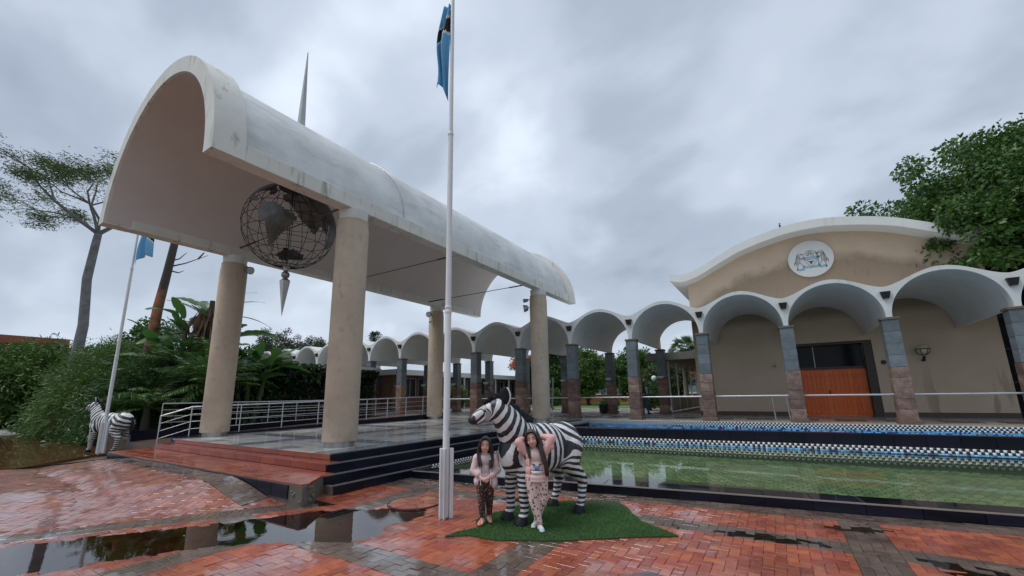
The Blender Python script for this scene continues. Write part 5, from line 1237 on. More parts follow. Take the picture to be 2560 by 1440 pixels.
def girl_right():
    t = thing('person', 'taller girl in pink jacket and leopard leggings with hands behind her head', 'person', (-2.80, 5.05, .026), math.radians(31)); t.scale = (.965, .965, .965)
    sk = skin_mat('skin_b', (.66, .41, .32)); s = 1.04; Rh = Euler((.08, -.20, -.12)).to_matrix(); hc = Vector((-.055, -.02, 1.148))
    L0 = [((-.068, 0, .63), .080, (-.055, -.02, .36), .056), ((-.055, -.02, .36), .056, (.02, -.045, .085), .034), ((.068, .01, .63), .080, (.075, .0, .36), .056), ((.075, .0, .36), .056, (-.015, .10, .085), .034)]
    feet = [((.02, -.035, .048), .028, (.045, -.15, .032), .026), ((-.015, .11, .05), .028, (-.06, .03, .032), .026)]
    tor = [((0, 0, .665), (.118, .088, .09)), ((0, 0, .79), (.100, .076, .115)), ((-.005, 0, .925), (.122, .080, .105)), ((-.01, .01, .98), .038, (-.045, 0, 1.07), .035)]
    shR, elR, hdR = (.128, .01, .985), (.220, .02, 1.150), (.035, .085, 1.17); shL, elL, hdL = (-.138, .01, .985), (-.235, .0, 1.105), (-.135, .065, 1.15)
    arms = [(shR, .042, elR, .035), (elR, .033, hdR, .023), (shL, .042, elL, .035), (elL, .033, hdL, .023)]
    blob('body', L0+feet+tor+arms+hand_prims(hdR, (-1, .1, .1), (.1, 1, .2), 1.)+hand_prims(hdL, (1, .2, .15), (-.1, 1, .2), 1.)+head_prims(hc, Rh, s), .0066, sk, t, 3)
    tee = M('pale_pink_tee', (.66, .50, .47), .85, .06, 9, bump=.3, bsc=24)
    sh = blob('shirt', [((0, -.006, .655), (.140, .112, .085)), ((0, -.006, .78), (.126, .102, .12)), ((-.005, -.004, .925), (.134, .095, .11)), ((.11, .005, .985), .05, (.16, .01, 1.03), .048), ((-.12, .005, .985), .05, (-.17, .01, 1.03), .048), ((0, -.004, .615), (.142, .114, .05))], .008, tee, t, 4, cut=lambda c: c.z > 1.035 or c.z < .59)
    # printed chest band: two grey stripes and a blue badge
    def wrap(z0, z1, x0, x1, y, mat, nm, bul=.022):
        V, F = [], []; n = 14
        for i in range(n+1):
            x = x0+(x1-x0)*i/n; yy = y+.75*x*x/.13
            V += [(x, yy, z0), (x, yy, z1)]
        F = [(2*i, 2*i+2, 2*i+3, 2*i+1) for i in range(n)]; o = put(nm, mesh(nm, V, F, mat, None, True), sh); o.modifiers.new('t', 'SOLIDIFY').thickness = .003
    wrap(.795, .806, -.10, .10, -.1105, fabric('stripe_grey', (.12, .13, .16)), 'print_stripe'); wrap(.745, .756, -.105, .105, -.1125, fabric('stripe_grey2', (.14, .16, .20)), 'print_stripe')
    wrap(.755, .797, -.03, .03, -.1135, fabric('badge_blue', (.06, .20, .42)), 'print_badge'); wrap(.70, .745, -.105, .105, -.1125, fabric('band_cream', (.66, .60, .55)), 'print_stripe')
    for x in (-.055, .06): wrap(.81, .835, x-.03, x+.03, -.107, fabric('print_dark', (.10, .09, .10)), 'print_mark')
    jk = fabric('pink_jacket_b', (.70, .40, .37))
    blob('jacket', [((.01, .01, .66), (.168, .128, .07)), ((.005, .012, .74), (.160, .124, .12)), ((0, .012, .84), (.152, .118, .12)), ((-.005, .010, .94), (.148, .108, .09)), (shR, .056, elR, .056), (elR, .054, (.105, .075, 1.165), .040), (shL, .056, elL, .056), (elL, .054, (-.19, .045, 1.135), .042), ((.20, .015, 1.04), (.05, .05, .05)), ((-.21, .015, 1.02), (.05, .05, .05))], .0085, jk, t, 3,
         cut=lambda c: (abs(c.x) < .088+.03*(c.z-.8) and c.y < -.03 and c.z < 1.03) or (c.z > 1.005 and abs(c.x+.02) < .085) or c.z < .625+.03*abs(c.x)*4, solid=.007)
    blob('leggings', [(p, r+.009, q, r2+.007) for p, r, q, r2 in L0]+[((0, 0, .665), (.123, .093, .08))], .0075, pattern_mat('leopard_leggings', (.66, .50, .45), (.02, .016, .018), 25, .42, .10, True), t, 3, cut=lambda c: c.z < .10)
    bs = pattern_mat('blue_white_shoe', (.55, .60, .62), (.10, .32, .48), 60, .2, .3)
    for p, r, q, r2 in feet:
        p, q = Vector(p), Vector(q); o = blob('shoe', [(tuple(p+Vector((0, .008, -.006))), .035, tuple(q), .033), ((q.x, q.y, .022), (.036, .045, .02)), ((p.x, p.y, .022), (.035, .045, .02))], .0065, bs, t, 3)
        MB().tube([(p.x-.036, p.y-.01, .075), (p.x, p.y-.036, .078), (p.x+.036, p.y-.01, .075), (p.x, p.y+.034, .08), (p.x-.036, p.y-.01, .075)], .010, 6).build('shoe_collar', M('shoe_coral', (.60, .20, .15), .6), o, True)
    face(t, hc, Rh, s)
    hair_build(t, hc, Rh, s, [([(.03, .02, 1.225), (.052, .0, 1.15), (.058, -.06, 1.05), (.090, -.105, .94), (.125, -.112, .82), (.140, -.10, .68)], .008, 40, .016), ([(-.115, .03, 1.20), (-.142, .0, 1.10), (-.115, -.075, 1.0), (-.090, -.105, .90)], .006, 16, .009),
                              ([(-.04, .07, 1.20), (-.03, .10, 1.1), (0, .115, .98), (.02, .125, .82)], .022, 18, .04)], 6)
girl_right()
def bystander(loc, rz, label, top, trousers, s=1.72, walk=.12):
    t = thing('person', label, 'person', loc, rz); k = s/1.72; f = lambda *v: tuple(x*k for x in v)
    hc = Vector(f(0, -.01, 1.60)); R = Euler((0, 0, 0)).to_matrix()
    L0 = [(f(.09, 0, .90), .095*k, f(.09, -walk*.5, .50), .062*k), (f(.09, -walk*.5, .50), .062*k, f(.09, -walk, .09), .042*k), (f(-.09, 0, .90), .095*k, f(-.09, walk*.5, .50), .062*k), (f(-.09, walk*.5, .50), .062*k, f(-.09, walk*1.3, .09), .042*k)]
    A0 = [(f(.19, 0, 1.38), .052*k, f(.24, .04, 1.10), .042*k), (f(.24, .04, 1.10), .040*k, f(.22, -.06, .87), .028*k), (f(-.19, 0, 1.38), .052*k, f(-.24, .02, 1.10), .042*k), (f(-.24, .02, 1.10), .040*k, f(-.23, -.04, .87), .028*k)]
    tor = [(f(0, 0, .95), (.155*k, .11*k, .12*k)), (f(0, 0, 1.12), (.145*k, .10*k, .16*k)), (f(0, 0, 1.30), (.18*k, .11*k, .14*k)), (f(0, .01, 1.38), .05*k, f(0, 0, 1.52), .048*k)]
    blob('body', L0+A0+tor+hand_prims(f(.22, -.06, .87), (0, -.1, -1), (1, 0, 0), 1.2)+hand_prims(f(-.23, -.04, .87), (0, -.1, -1), (-1, 0, 0), 1.2)+head_prims(hc, R, 1.15), .012, skin_mat('skin_c', (.10, .055, .04)), t, 2)
    blob('shirt', [(p, (r[0]+.018, r[1]+.018, r[2]+.012)) for p, r in tor[1:3]]+[(A0[0][0], .068, A0[0][2], .055), (A0[2][0], .068, A0[2][2], .055)]+([(A0[1][0], .055, A0[1][2], .042), (A0[3][0], .055, A0[3][2], .042)] if top[1] else []), .014, fabric('top_'+label[:6], top[0]), t, 2)
    blob('trousers', [(p, r+.014, q, r2+.016) for p, r, q, r2 in L0]+[(f(0, 0, .95), (.168*k, .122*k, .11*k))], .014, fabric('tr_'+label[:6], trousers), t, 2)
    for sx, wy in ((.09, -walk), (-.09, walk*1.3)): blob('shoe', [(f(sx, wy+.03, .05), .05, f(sx, wy-.13, .035), .042)], .012, BLACK, t, 2)
    mb = MB().ell(hc+Vector((0, .02, .05))*k, (.092*k, .105*k, .09*k), 14, 10); mb.build('hair', M('black_hair', (.01, .009, .008), .7), t, True)
    face(t, hc, R, 1.15)
bystander((-6.35, 24.0, .596), math.radians(60), 'adult in pale shirt and blue jeans walking behind the arcade', ((.42, .50, .58), False), (.03, .06, .17), 1.74, .16)
bystander((-5.75, 21.0, .596), math.radians(200), 'adult in dark clothes standing half hidden behind an arcade column', ((.012, .014, .022), True), (.012, .013, .02), 1.76, .04)

# ------------------------------------------------------------------ cones, parked car, bench, lamp posts, manhole, bin
def cone(loc, label):
    t = thing('traffic_cone', label, 'traffic cone', loc, 0, 'traffic cones on the driveway'); o = M('cone_orange', (.62, .09, .025), .5, .1, 5)
    MB().box(-.19, .19, -.19, .19, 0, .04).build('base', o, t, bevel=.01); MB().lathe([(.14, .04), (.10, .28), (.06, .55), (.03, .74), (.02, .75)], n=20).build('body', o, t, True)
    for z in (.30, .50): MB().lathe([(.105-(z-.25)*.15, z), (.082-(z-.25)*.15+.012, z+.11)], n=20).build('reflective_band', M('cone_white', (.66, .66, .66), .4), t, True)
cone((-50.5, 7.0, .135), 'orange and white traffic cone on the open driveway'); cone((-58.5, 9.2, .135), 'traffic cone partly behind the ground cover plants')
def car():
    c = thing('parked_car', 'white parked car mostly hidden behind the drooping shrub', 'car', (-52.5, 12.6, .3), math.radians(100)); p = M('car_white', (.62, .63, .64), .2, .03, 2, coat=.6); g = M('car_glass', (.02, .025, .03), .05); rb = M('tyre', (.015, .015, .015), .8)
    prof = [(-2.1, .35), (-2.15, .75), (-1.95, .95), (-1.2, 1.02), (-.65, 1.42), (.75, 1.45), (1.45, 1.02), (2.0, .92), (2.12, .6), (2.08, .35)]
    mb = MB(); n = len(prof); mb.add([(x, -.84, z) for x, z in prof]+[(x, .84, z) for x, z in prof], [tuple(range(n-1, -1, -1)), tuple(range(n, 2*n))]+[(i, (i+1) % n, n+(i+1) % n, n+i) for i in range(n)]); mb.build('body', p, c, bevel=.06)
    for s in (-1, 1):
        MB().add([(x, s*.846, z) for x, z in ((-1.05, 1.03), (-.6, 1.36), (.05, 1.38), (.05, 1.03))], [(0, 1, 2, 3)]).build('side_window', g, c); MB().add([(x, s*.846, z) for x, z in ((.12, 1.03), (.12, 1.38), (.72, 1.38), (1.25, 1.03))], [(0, 1, 2, 3)]).build('side_window', g, c)
        for x in (-1.3, 1.3):
            w = MB().tube([(x, s*.70, .32), (x, s*.88, .32)], .32, 20).build('wheel', rb, c, True); MB().tube([(x, s*.881, .32), (x, s*.90, .32)], .19, 16).build('rim', STEEL, w, True)
        MB().ell((2.0, s*.6, .75), (.1, .18, .09), 10, 6).build('headlight', M('headlight', (.6, .62, .64), .1), c, True); MB().ell((-2.1, s*.6, .78), (.06, .16, .1), 10, 6).build('tail_light', M('tail_light', (.4, .02, .02), .2), c, True)
car()
def bench(loc, rz):
    t = thing('park_bench', 'small slatted bench in the courtyard behind the arcade columns', 'bench', loc, rz); w = M('bench_wood', (.24, .12, .07), .6, .2, 5)
    for k in range(4): MB().box(-.7, .7, -.2+k*.11, -.12+k*.11, .42, .45).build('seat_slat', w, t)
    for k in range(8): MB().box(-.66+k*.18, -.60+k*.18, .24, .27, .48, 1.0).build('back_slat', w, t)
    MB().box(-.7, .7, .235, .275, 1.0, 1.07).build('top_rail', w, t)
    for x in (-.6, .6): MB().box(x-.03, x+.03, -.18, .24, 0, .42).build('leg', w, t)
bench((-17.3, 25.9, .594), .2)
for x, y, lab in ((-9.2, 38.5, 'white globe lamp post beside the courtyard hedge'), (-4.9, 50.5, 'white globe lamp post seen through the walkway posts'), (-4.0, 44.5, 'nearer white globe lamp post among the walkway posts')):
    t = thing('globe_lamp_post', lab, 'lamp post', (x, y, .62)); MB().cyl((0, 0, 0), (0, 0, 2.2), .04, n=10).build('post', DARKMETAL, t, True); MB().ell((0, 0, 2.42), .24, 20, 14).build('globe', M('lamp_globe', (.60, .66, .70), .3), t, True)
t = thing('sign_post', 'leaning grey post in the courtyard beside the tan column', 'post', (-13.6, 27.0, .594)); MB().cyl((0, 0, 0), (.18, 0, 2.3), .05, n=10).build('post', GALV, t, True)
t = thing('notice_box', 'small cream box fixed high on a rear arcade column', 'box', (XA-3*SP+.36, 24.42, 1.9)); MB().box(-.09, .09, -.10, 0, -.22, .22).build('case', M('box_cream', (.55, .44, .28), .6), t, bevel=.01); MB().box(-.07, .07, -.104, -.101, -.18, .05).build('lid', M('box_lid', (.42, .33, .2), .6), t)
t = thing('planter_pot', 'dark planter pot at the foot of a rear arcade column', 'planter', (-8.85, 24.3, .6)); MB().lathe([(.16, 0), (.24, .1), (.26, .5), (.29, .55), (.25, .55)], n=20).build('pot', BLACK, t, True); MB().lathe([(.02, .5), (.25, .5)], n=20).build('soil', M('pot_soil', (.03, .02, .015), .9), t)
t = thing('manhole_cover', 'round brick-filled manhole cover set in the paving near the flagpole', 'manhole', (-5.22, 5.30, .012)); t.rotation_euler = (.0, .0, .2)
MB().tube([(.43*math.cos(a), .43*math.sin(a), .004) for a in np.linspace(0, 2*PI, 49)], .008, 6, caps=False).build('frame_ring', M('manhole_iron', (.05, .045, .04), .4, .2, 8, metal=.6), t, True)
cm = wet_mat('manhole_brick', (.36, .10, .05), (.45, .15, .085))
for k in range(7):
    a0, a1 = 2*PI*k/7+.03, 2*PI*(k+1)/7-.03; MB().prism([(.16*math.cos(a0), .16*math.sin(a0))]+[(.41*math.cos(a), .41*math.sin(a)) for a in np.linspace(a0, a1, 6)]+[(.16*math.cos(a1), .16*math.sin(a1))], -.02, .010).build('brick_segment', cm, t)
MB().prism([(.14*math.cos(a), .14*math.sin(a)) for a in np.linspace(0, 2*PI, 13)[:-1]], -.02, .009).build('brick_segment', cm, t)
# litter: a few fallen leaves on the paving
lf = [MB().add([(0, 0, 0), (.02, .012, .006), (.05, 0, .004), (.02, -.012, .006)], [(0, 1, 2, 3)]).me('fallen_leaf', M('dry_leaf_%d' % k, c, .6)) for k, c in enumerate(((.16, .09, .04), (.30, .20, .10), (.07, .045, .03)))]
for k in range(40):
    x, y = random.uniform(-7.5, 4), random.uniform(2.4, 7.6)
    if y > wall_y(x)-.1 or bd(x, y) > .3 or inpoly(x, y, TURF): continue
    o = put('fallen_leaf', lf[k % 3], None, (x, y, max(gz(x, y), 0)+.004), (0, 0, random.random()*6)); o.scale = (random.uniform(.6, 1.3),)*3
    tag(o, 'small brown fallen leaf lying on the wet paving', 'leaf', 'fallen leaves on the paving')
# ================================================================== VEGETATION
def unit(a): return a/np.maximum(1e-9, np.linalg.norm(a, axis=1))[:, None]
def leaf_quads(P_, D, ln, wd, fold=.12):
    n = len(P_); D = unit(D); r = unit(np.cross(D, RNG.normal(size=(n, 3)))); nn = np.cross(D, r)
    ln = np.broadcast_to(ln, n)[:, None]; wd = np.broadcast_to(wd, n)[:, None]
    mid = P_+D*ln*.45-nn*ln*fold
    V = np.stack([P_, mid+r*wd*.5, P_+D*ln, mid-r*wd*.5], 1).reshape(-1, 3)
    return V, np.arange(4*n).reshape(-1, 4)
def ball(n): v = unit(RNG.normal(size=(n, 3))); return v*(RNG.random(n)**(1/3))[:, None]
def clump_leaves(cs, rad, per, ln, wd, out=.8, droop=.0, jitter=1.0):
    """cs (k,3) clump centres, each a tuft of leaves pointing outwards"""
    k = len(cs); rad = np.broadcast_to(rad, k); b = ball(k*per)
    P_ = np.repeat(cs, per, 0)+b*np.repeat(rad, per)[:, None]*np.array([1, 1, .8])
    D = b*out+RNG.normal(size=b.shape)*jitter*.5+np.array([0, 0, -droop])
    return leaf_quads(P_, D, ln*RNG.uniform(.7, 1.25, len(P_)), wd*RNG.uniform(.75, 1.2, len(P_)))
BARK = M('grey_bark', (.19, .165, .14), .85, .3, 3, bump=.9, bsc=14, c2=(.28, .25, .22))
BARKD = M('dark_bark', (.05, .04, .032), .85, .3, 3, bump=.9, bsc=14)
def limbs(t, base, top, r0, targets, mat, name='trunk', n_=10, bend=.3, seed=0):
    rnd = random.Random(seed); base, top = Vector(base), Vector(top); mb = MB(); pts = []
    for i in range(9):
        u = i/8; pts.append(base.lerp(top, u)+Vector((math.sin(u*4+seed)*bend*u*(1-u)*2, math.cos(u*3+seed)*bend*u*(1-u)*2, 0)))
    mb.tube(pts, [r0*(1.15 if i == 0 else 1-.05*i) for i in range(9)], n_)
    for q in targets:
        q = Vector(q); s = pts[rnd.choice((6, 7, 8, 8))]; m = s.lerp(q, .5)+Vector((rnd.uniform(-.2, .2), rnd.uniform(-.2, .2), rnd.uniform(-.1, .35)))*(q-s).length*.3
        P_ = [s, s.lerp(m, .5)+(m-s)*.05, m, m.lerp(q, .5), q]; mb.tube(P_, [r0*.5, r0*.38, r0*.26, r0*.16, r0*.06], 6)
        for _ in range(3):
            a = P_[rnd.choice((2, 3))]; e = a+Vector((rnd.gauss(0, 1), rnd.gauss(0, 1), rnd.gauss(.3, .6)))*(q-s).length*.22; mb.tube([a, a.lerp(e, .5)+Vector((0, 0, .05)), e], [r0*.14, r0*.09, r0*.03], 5)
    return mb.build(name, mat, t, True, 80)
def broad_tree(name, label, base, top, r0, cen, rad, nclump, crad, per, ln, wd, lm, seed, bark=BARK, group=None, shell=.55, droop=.15, cat='tree'):
    t = thing(name, label, cat, base, 0, group); cen, rad = np.array(cen, float)-np.array(base), np.array(rad, float)
    global RNG
    RNG = np.random.default_rng(seed)
    b = unit(RNG.normal(size=(nclump, 3))); b *= (shell+(1-shell)*RNG.random(nclump))[:, None]*RNG.uniform(.82, 1.1, nclump)[:, None]
    cs = cen+b*rad; cs = cs[cs[:, 2] > .25]
    limbs(t, (0, 0, 0), tuple(np.array(top)-np.array(base)), r0, [tuple(c) for c in cs[::max(1, len(cs)//16)]], bark, seed=seed)
    V, F = clump_leaves(cs, crad*RNG.uniform(.65, 1.25, len(cs)), per, ln, wd, droop=droop)
    put('crown', fastmesh('crown', V, F, lm), t); return t
G_DARK = leaf_mat('leaf_dark_green', (.014, .048, .012), (.060, .145, .026)); G_MID = leaf_mat('leaf_mid_green', (.020, .068, .012), (.095, .20, .032)); G_FRESH = leaf_mat('leaf_fresh_green', (.035, .09, .018), (.125, .22, .04))
G_OLIVE = leaf_mat('leaf_olive', (.03, .05, .018), (.10, .14, .045)); G_GREY = leaf_mat('leaf_grey_green', (.03, .045, .025), (.075, .10, .05)); G_BLACK = leaf_mat('leaf_ivy', (.006, .016, .006), (.028, .060, .016))
DRY = leaf_mat('leaf_dry_brown', (.05, .028, .015), (.17, .095, .05)); FLAME = leaf_mat('flame_flower', (.40, .06, .02), (.65, .14, .04))
# big tree beside the hall
broad_tree('shade_tree', 'large dark green shade tree rising behind the right end of the hall', (12.5, 28, .6), (12.2, 27.6, 7.5), .45, (12.7, 27.2, 9.2), (8.2, 5.2, 4.8), 560, .80, 190, .21, .125, G_MID, 21, droop=.35, shell=.6)
t = broad_tree('shade_tree', 'leafy lower bough tree overlapping the white hall roof edge', (10.6, 23.4, .6), (9.8, 23.2, 6.0), .22, (9.6, 23.2, 7.9), (3.9, 1.6, 2.3), 150, .55, 190, .19, .115, G_MID, 22, droop=.35, shell=.35)
# tall umbrella-crowned tree, sparse feathery foliage
def umbrella_tree():
    t = thing('umbrella_tree', 'tall pale-trunked tree with sparse flat feathery crown behind the canopy', 'tree', (-37.3, 7.5, .05)); rnd = random.Random(12)
    mb = MB(); tr = [Vector(p) for p in ((0, 0, 0), (.05, .0, 3.0), (-.1, .12, 6.5), (-.2, -.1, 9.6), (.0, -.05, 12.0), (.02, -.02, 12.7))]
    mb.tube(tr, [.36, .30, .27, .245, .22, .20], 14); tips = []
    def grow(p, d, L_, r, lev):
        d = d.normalized(); e = p+d*L_; m = p.lerp(e, .5)+Vector((rnd.gauss(0, .06), rnd.gauss(0, .06), rnd.gauss(.03, .05)))*L_
        mb.tube([p, m, e], [r, r*.8, r*.58], 6 if lev < 3 else 4)
        if lev >= 2: tips.append(m)
        if lev == 5: tips.append(e); return
        for k in range(rnd.choice((2, 3)) if lev < 4 else 3):
            q = Vector((d.x, d.y, d.z*.55+.04))+Vector((rnd.gauss(0, .6), rnd.gauss(0, .68), rnd.gauss(.0, .2))); grow(e, q, L_*rnd.uniform(.62, .86), r*.56, lev+1)
    f = tr[-1]
    for d, L_, r in (((.1, -1.0, .62), 2.7, .13), ((0, .8, .9), 2.4, .14), ((-.8, -.5, .6), 2.3, .10), ((.7, -.4, .6), 2.2, .10), ((.1, -.35, .9), 2.0, .11)): grow(f, Vector(d), L_, r, 1)
    mb.build('trunk', M('pale_trunk', (.15, .15, .15), .85, .2, 3, bump=.8, bsc=9, c2=(.22, .22, .22)), t, True, 80)
    T_ = np.array([tuple(p) for p in tips]); T_ = T_[T_[:, 2] > 12.5]
    P_ = np.repeat(T_, 30, 0)+RNG.normal(size=(len(T_)*30, 3))*np.array([.34, .34, .13]); D = RNG.normal(size=P_.shape)*np.array([1, 1, .35])+np.array([0, 0, -.12])
    V, F = leaf_quads(P_, D, RNG.uniform(.10, .34, len(P_)), .05); put('crown', fastmesh('crown', V, F, leaf_mat('feather_leaf', (.03, .055, .012), (.10, .17, .035))), t)
umbrella_tree()
# bare leaning trunk, rusty bark
def bare_trunk():
    t = thing('bare_tree', 'bare leaning tree trunk with rusty peeling bark among the shrubs', 'tree', (-25.9, 7.6, .1)); m, n, L, b = mat_base('rust_bark')
    co = n('ShaderNodeTexCoord').outputs['Object']; sep = n('ShaderNodeSeparateXYZ'); L(co, sep.inputs[0])
    a = mix_node(n, L, rng_node(n, L, noise_node(n, L, co, 2.2, 5, .6), .42, .62), (.34, .125, .06), (.10, .06, .04)); k = n('ShaderNodeMath', operation='MULTIPLY_ADD'); L(noise_node(n, L, co, 1.5, 3), k.inputs[0]); k.inputs[1].default_value = 1.2; L(sep.outputs[2], k.inputs[2])
    L(mix_node(n, L, rng_node(n, L, k.outputs[0], 7.6, 8.0), a, (.05, .042, .035)), b.inputs['Base Color']); b.inputs['Roughness'].default_value = .85
    mb = MB(); pts = [(0, .0, 0), (.0, .05, 2.0), (0, .16, 4.0), (.04, .22, 6.2), (.08, .36, 8.0), (.10, .5, 10.0), (.0, .75, 12.2), (-.1, .7, 13.5)]; mb.tube(pts, [.30, .27, .24, .22, .19, .17, .13, .06], 12)
    for q in ([(.09, .42, 8.4), (.3, 1.0, 8.7), (.5, 1.9, 9.35)], [(.09, .40, 8.7), (.2, .75, 8.9), (.3, 1.0, 9.3)], [(.09, .38, 8.2), (.2, .8, 8.15), (.25, 1.0, 8.3)], [(.4, 1.5, 9.05), (.5, 1.7, 9.45)]): mb.tube(q, [.045, .03, .012][:len(q)], 6)
    mb.build('trunk', m, t, True, 80)
bare_trunk()
# strelitzia / banana-like clumps with large paddle leaves
def paddle(L_=1.7, W=.55, bend=.5, torn=True, seed=0):
    rnd = random.Random(seed); V, F = [], []; n = 14
    for i in range(n+1):
        u = i/n; w = W*.5*math.sin(PI*min(1, u*.93+.05))**.6; x = L_*u; z = -bend*u*u*L_*.5
        tear = rnd.uniform(.55, 1.) if torn and rnd.random() < .35 else 1
        V += [(x, -w*tear, z+w*.28-.04), (x, 0, z), (x, w*(rnd.uniform(.55, 1.) if torn and rnd.random() < .35 else 1), z+w*.28-.04)]
    for i in range(n):
        a = 3*i; F += [(a, a+3, a+4, a+1), (a+1, a+4, a+5, a+2)]
    return V, F
PADM = leaf_mat('paddle_leaf', (.035, .10, .025), (.09, .19, .045), .35, .3)
PADS = [mesh('paddle_leaf', *paddle(1.15+.2*k, .42+.04*k, .25+.2*k, True, k), PADM, None, True, 80) for k in range(4)]
def banana(label, base, stems, seed):
    t = thing('paddle_leaf_plant', label, 'plant', base); rnd = random.Random(seed); st = MB()
    for sx, sy, h in stems:
        st.tube([(sx*.4, sy*.4, 0), (sx*.8, sy*.8, h*.6), (sx, sy, h)], [.16, .13, .08], 8)
        for k in range(9):
            a = rnd.uniform(0, 2*PI); tilt = rnd.uniform(.15, 1.15); s0 = rnd.uniform(.5, .9); hh = h+rnd.uniform(-.5, .1)
            e = Vector((sx+math.cos(a)*s0*math.cos(tilt), sy+math.sin(a)*s0*math.cos(tilt), hh+s0*math.sin(tilt))); st.tube([(sx, sy, hh-.2), e], [.035, .022], 5)
            o = put('paddle_leaf', rnd.choice(PADS), t, e); o.rotation_euler = Euler((rnd.uniform(-.5, .5), -tilt*.8, a), 'XYZ'); o.scale = (rnd.uniform(.8, 1.15),)*3
    st.build('stem', M('banana_stem', (.09, .075, .035), .7, .3, 3, c2=(.10, .14, .05)), t, True, 80); return t
banana('clump of broad paddle leaves rising beside the bare rusty trunk', (-24.6, 8.6, .3), [(-.2, -.7, 3.6), (.2, .0, 4.9), (-.3, .5, 4.3), (.2, 1.5, 4.6), (.1, -.3, 3.2), (.3, .9, 5.6), (-.2, 1.2, 3.4)], 3)
banana('paddle-leaved plant growing at the corner of the ivy wall', (-21.9, 10.6, .4), [(0, 0, 2.5), (.2, .7, 2.9), (-.2, -.4, 2.0)], 5)
def dead_skirt():
    t = thing('dead_frond_skirt', 'hanging skirt of dry brown fronds under the paddle leaves', 'plant', (-24.0, 9.45, .3)); P_ = []; D = []
    for k in range(900):
        a = RNG.uniform(0, 2*PI); r = RNG.uniform(.1, .55); P_.append((r*math.cos(a), r*math.sin(a), RNG.uniform(4.0, 6.3)-r*.8)); D.append((math.cos(a)*.25, math.sin(a)*.25, -1))
    V, F = leaf_quads(np.array(P_), np.array(D)+RNG.normal(size=(900, 3))*.12, RNG.uniform(.7, 1.5, 900), .09); put('dry_fronds', fastmesh('dry_fronds', V, F, DRY), t)
    MB().tube([(0, 0, 0), (.05, 0, 3), (0, 0, 6.4)], [.22, .2, .12], 10).build('trunk', BARKD, t, True)
dead_skirt()
# fronds
def frond(L_, bend, nl, ll, w, sag=.4, seed=0):
    r = np.random.default_rng(seed); pts = []; 
    for i in range(9):
        u = i/8; a = bend*u; pts.append((L_*u*math.cos(a*.5), 0, L_*u*.45-bend*L_*u*u*.62))
    pts = np.array(pts); P_, D = [], []
    for i in range(nl):
        u = .12+.88*i/nl; k = min(7, int(u*8)); p = pts[k]+(pts[k+1]-pts[k])*(u*8-k); tg = pts[k+1]-pts[k]; tg = tg/np.linalg.norm(tg)
        for s in (-1, 1): P_.append(p); D.append(np.array([tg[0]*.55, s*.85, tg[2]*.5-sag])+r.normal(size=3)*.06)
    ln = ll*np.repeat(np.sin(np.linspace(.35, PI*.93, nl)), 2); V, F = leaf_quads(np.array(P_), np.array(D), ln, w, .05)
    mb = MB(); mb.tube([tuple(p) for p in pts], [.022-.0024*i for i in range(9)], 4); b = len(V)
    return list(map(tuple, V))+mb.v, [tuple(f) for f in F]+[tuple(b+i for i in f) for f in mb.f]
FR = [mesh('frond', *frond(2.3, .75, 34, .55, .05, .4, 1), G_DARK), mesh('frond', *frond(2.0, .55, 32, .5, .05, .3, 2), G_MID), mesh('frond', *frond(1.7, .95, 28, .45, .05, .5, 3), G_MID)]
def feather_palm(label, base, h, n, seed, sc=1., tmat=BARKD):
    t = thing('feather_palm', label, 'palm', base); rnd = random.Random(seed); MB().tube([(0, 0, 0), (0, 0, h*.6), (0, 0, h)], [.2*sc, .17*sc, .13*sc], 10).build('trunk', tmat, t, True)
    for k in range(n):
        o = put('frond', FR[k % 3], t, (0, 0, h)); o.rotation_euler = (rnd.uniform(-.2, .2), -rnd.uniform(-.35, .95), rnd.uniform(0, 2*PI)); o.scale = (sc*rnd.uniform(.8, 1.1),)*3
feather_palm('feathery palm with arching fronds beside the ramp railing', (-20.5, 8.35, .35), 1.9, 34, 1)
feather_palm('low feathery palm in front of the broad paddle leaves', (-22.6, 7.2, .2), 1.7, 30, 2, 1.05)
feather_palm('feathery palm half hidden behind the paddle leaves', (-23.2, 8.4, .3), 3.0, 26, 7, 1.05)
feather_palm('low feathery palm close to the far zebra', (-21.6, 6.7, .2), 1.2, 24, 9, .9)
feather_palm('taller feathery palm between the ramp and the ivy wall', (-21.4, 9.4, .35), 2.4, 26, 4)
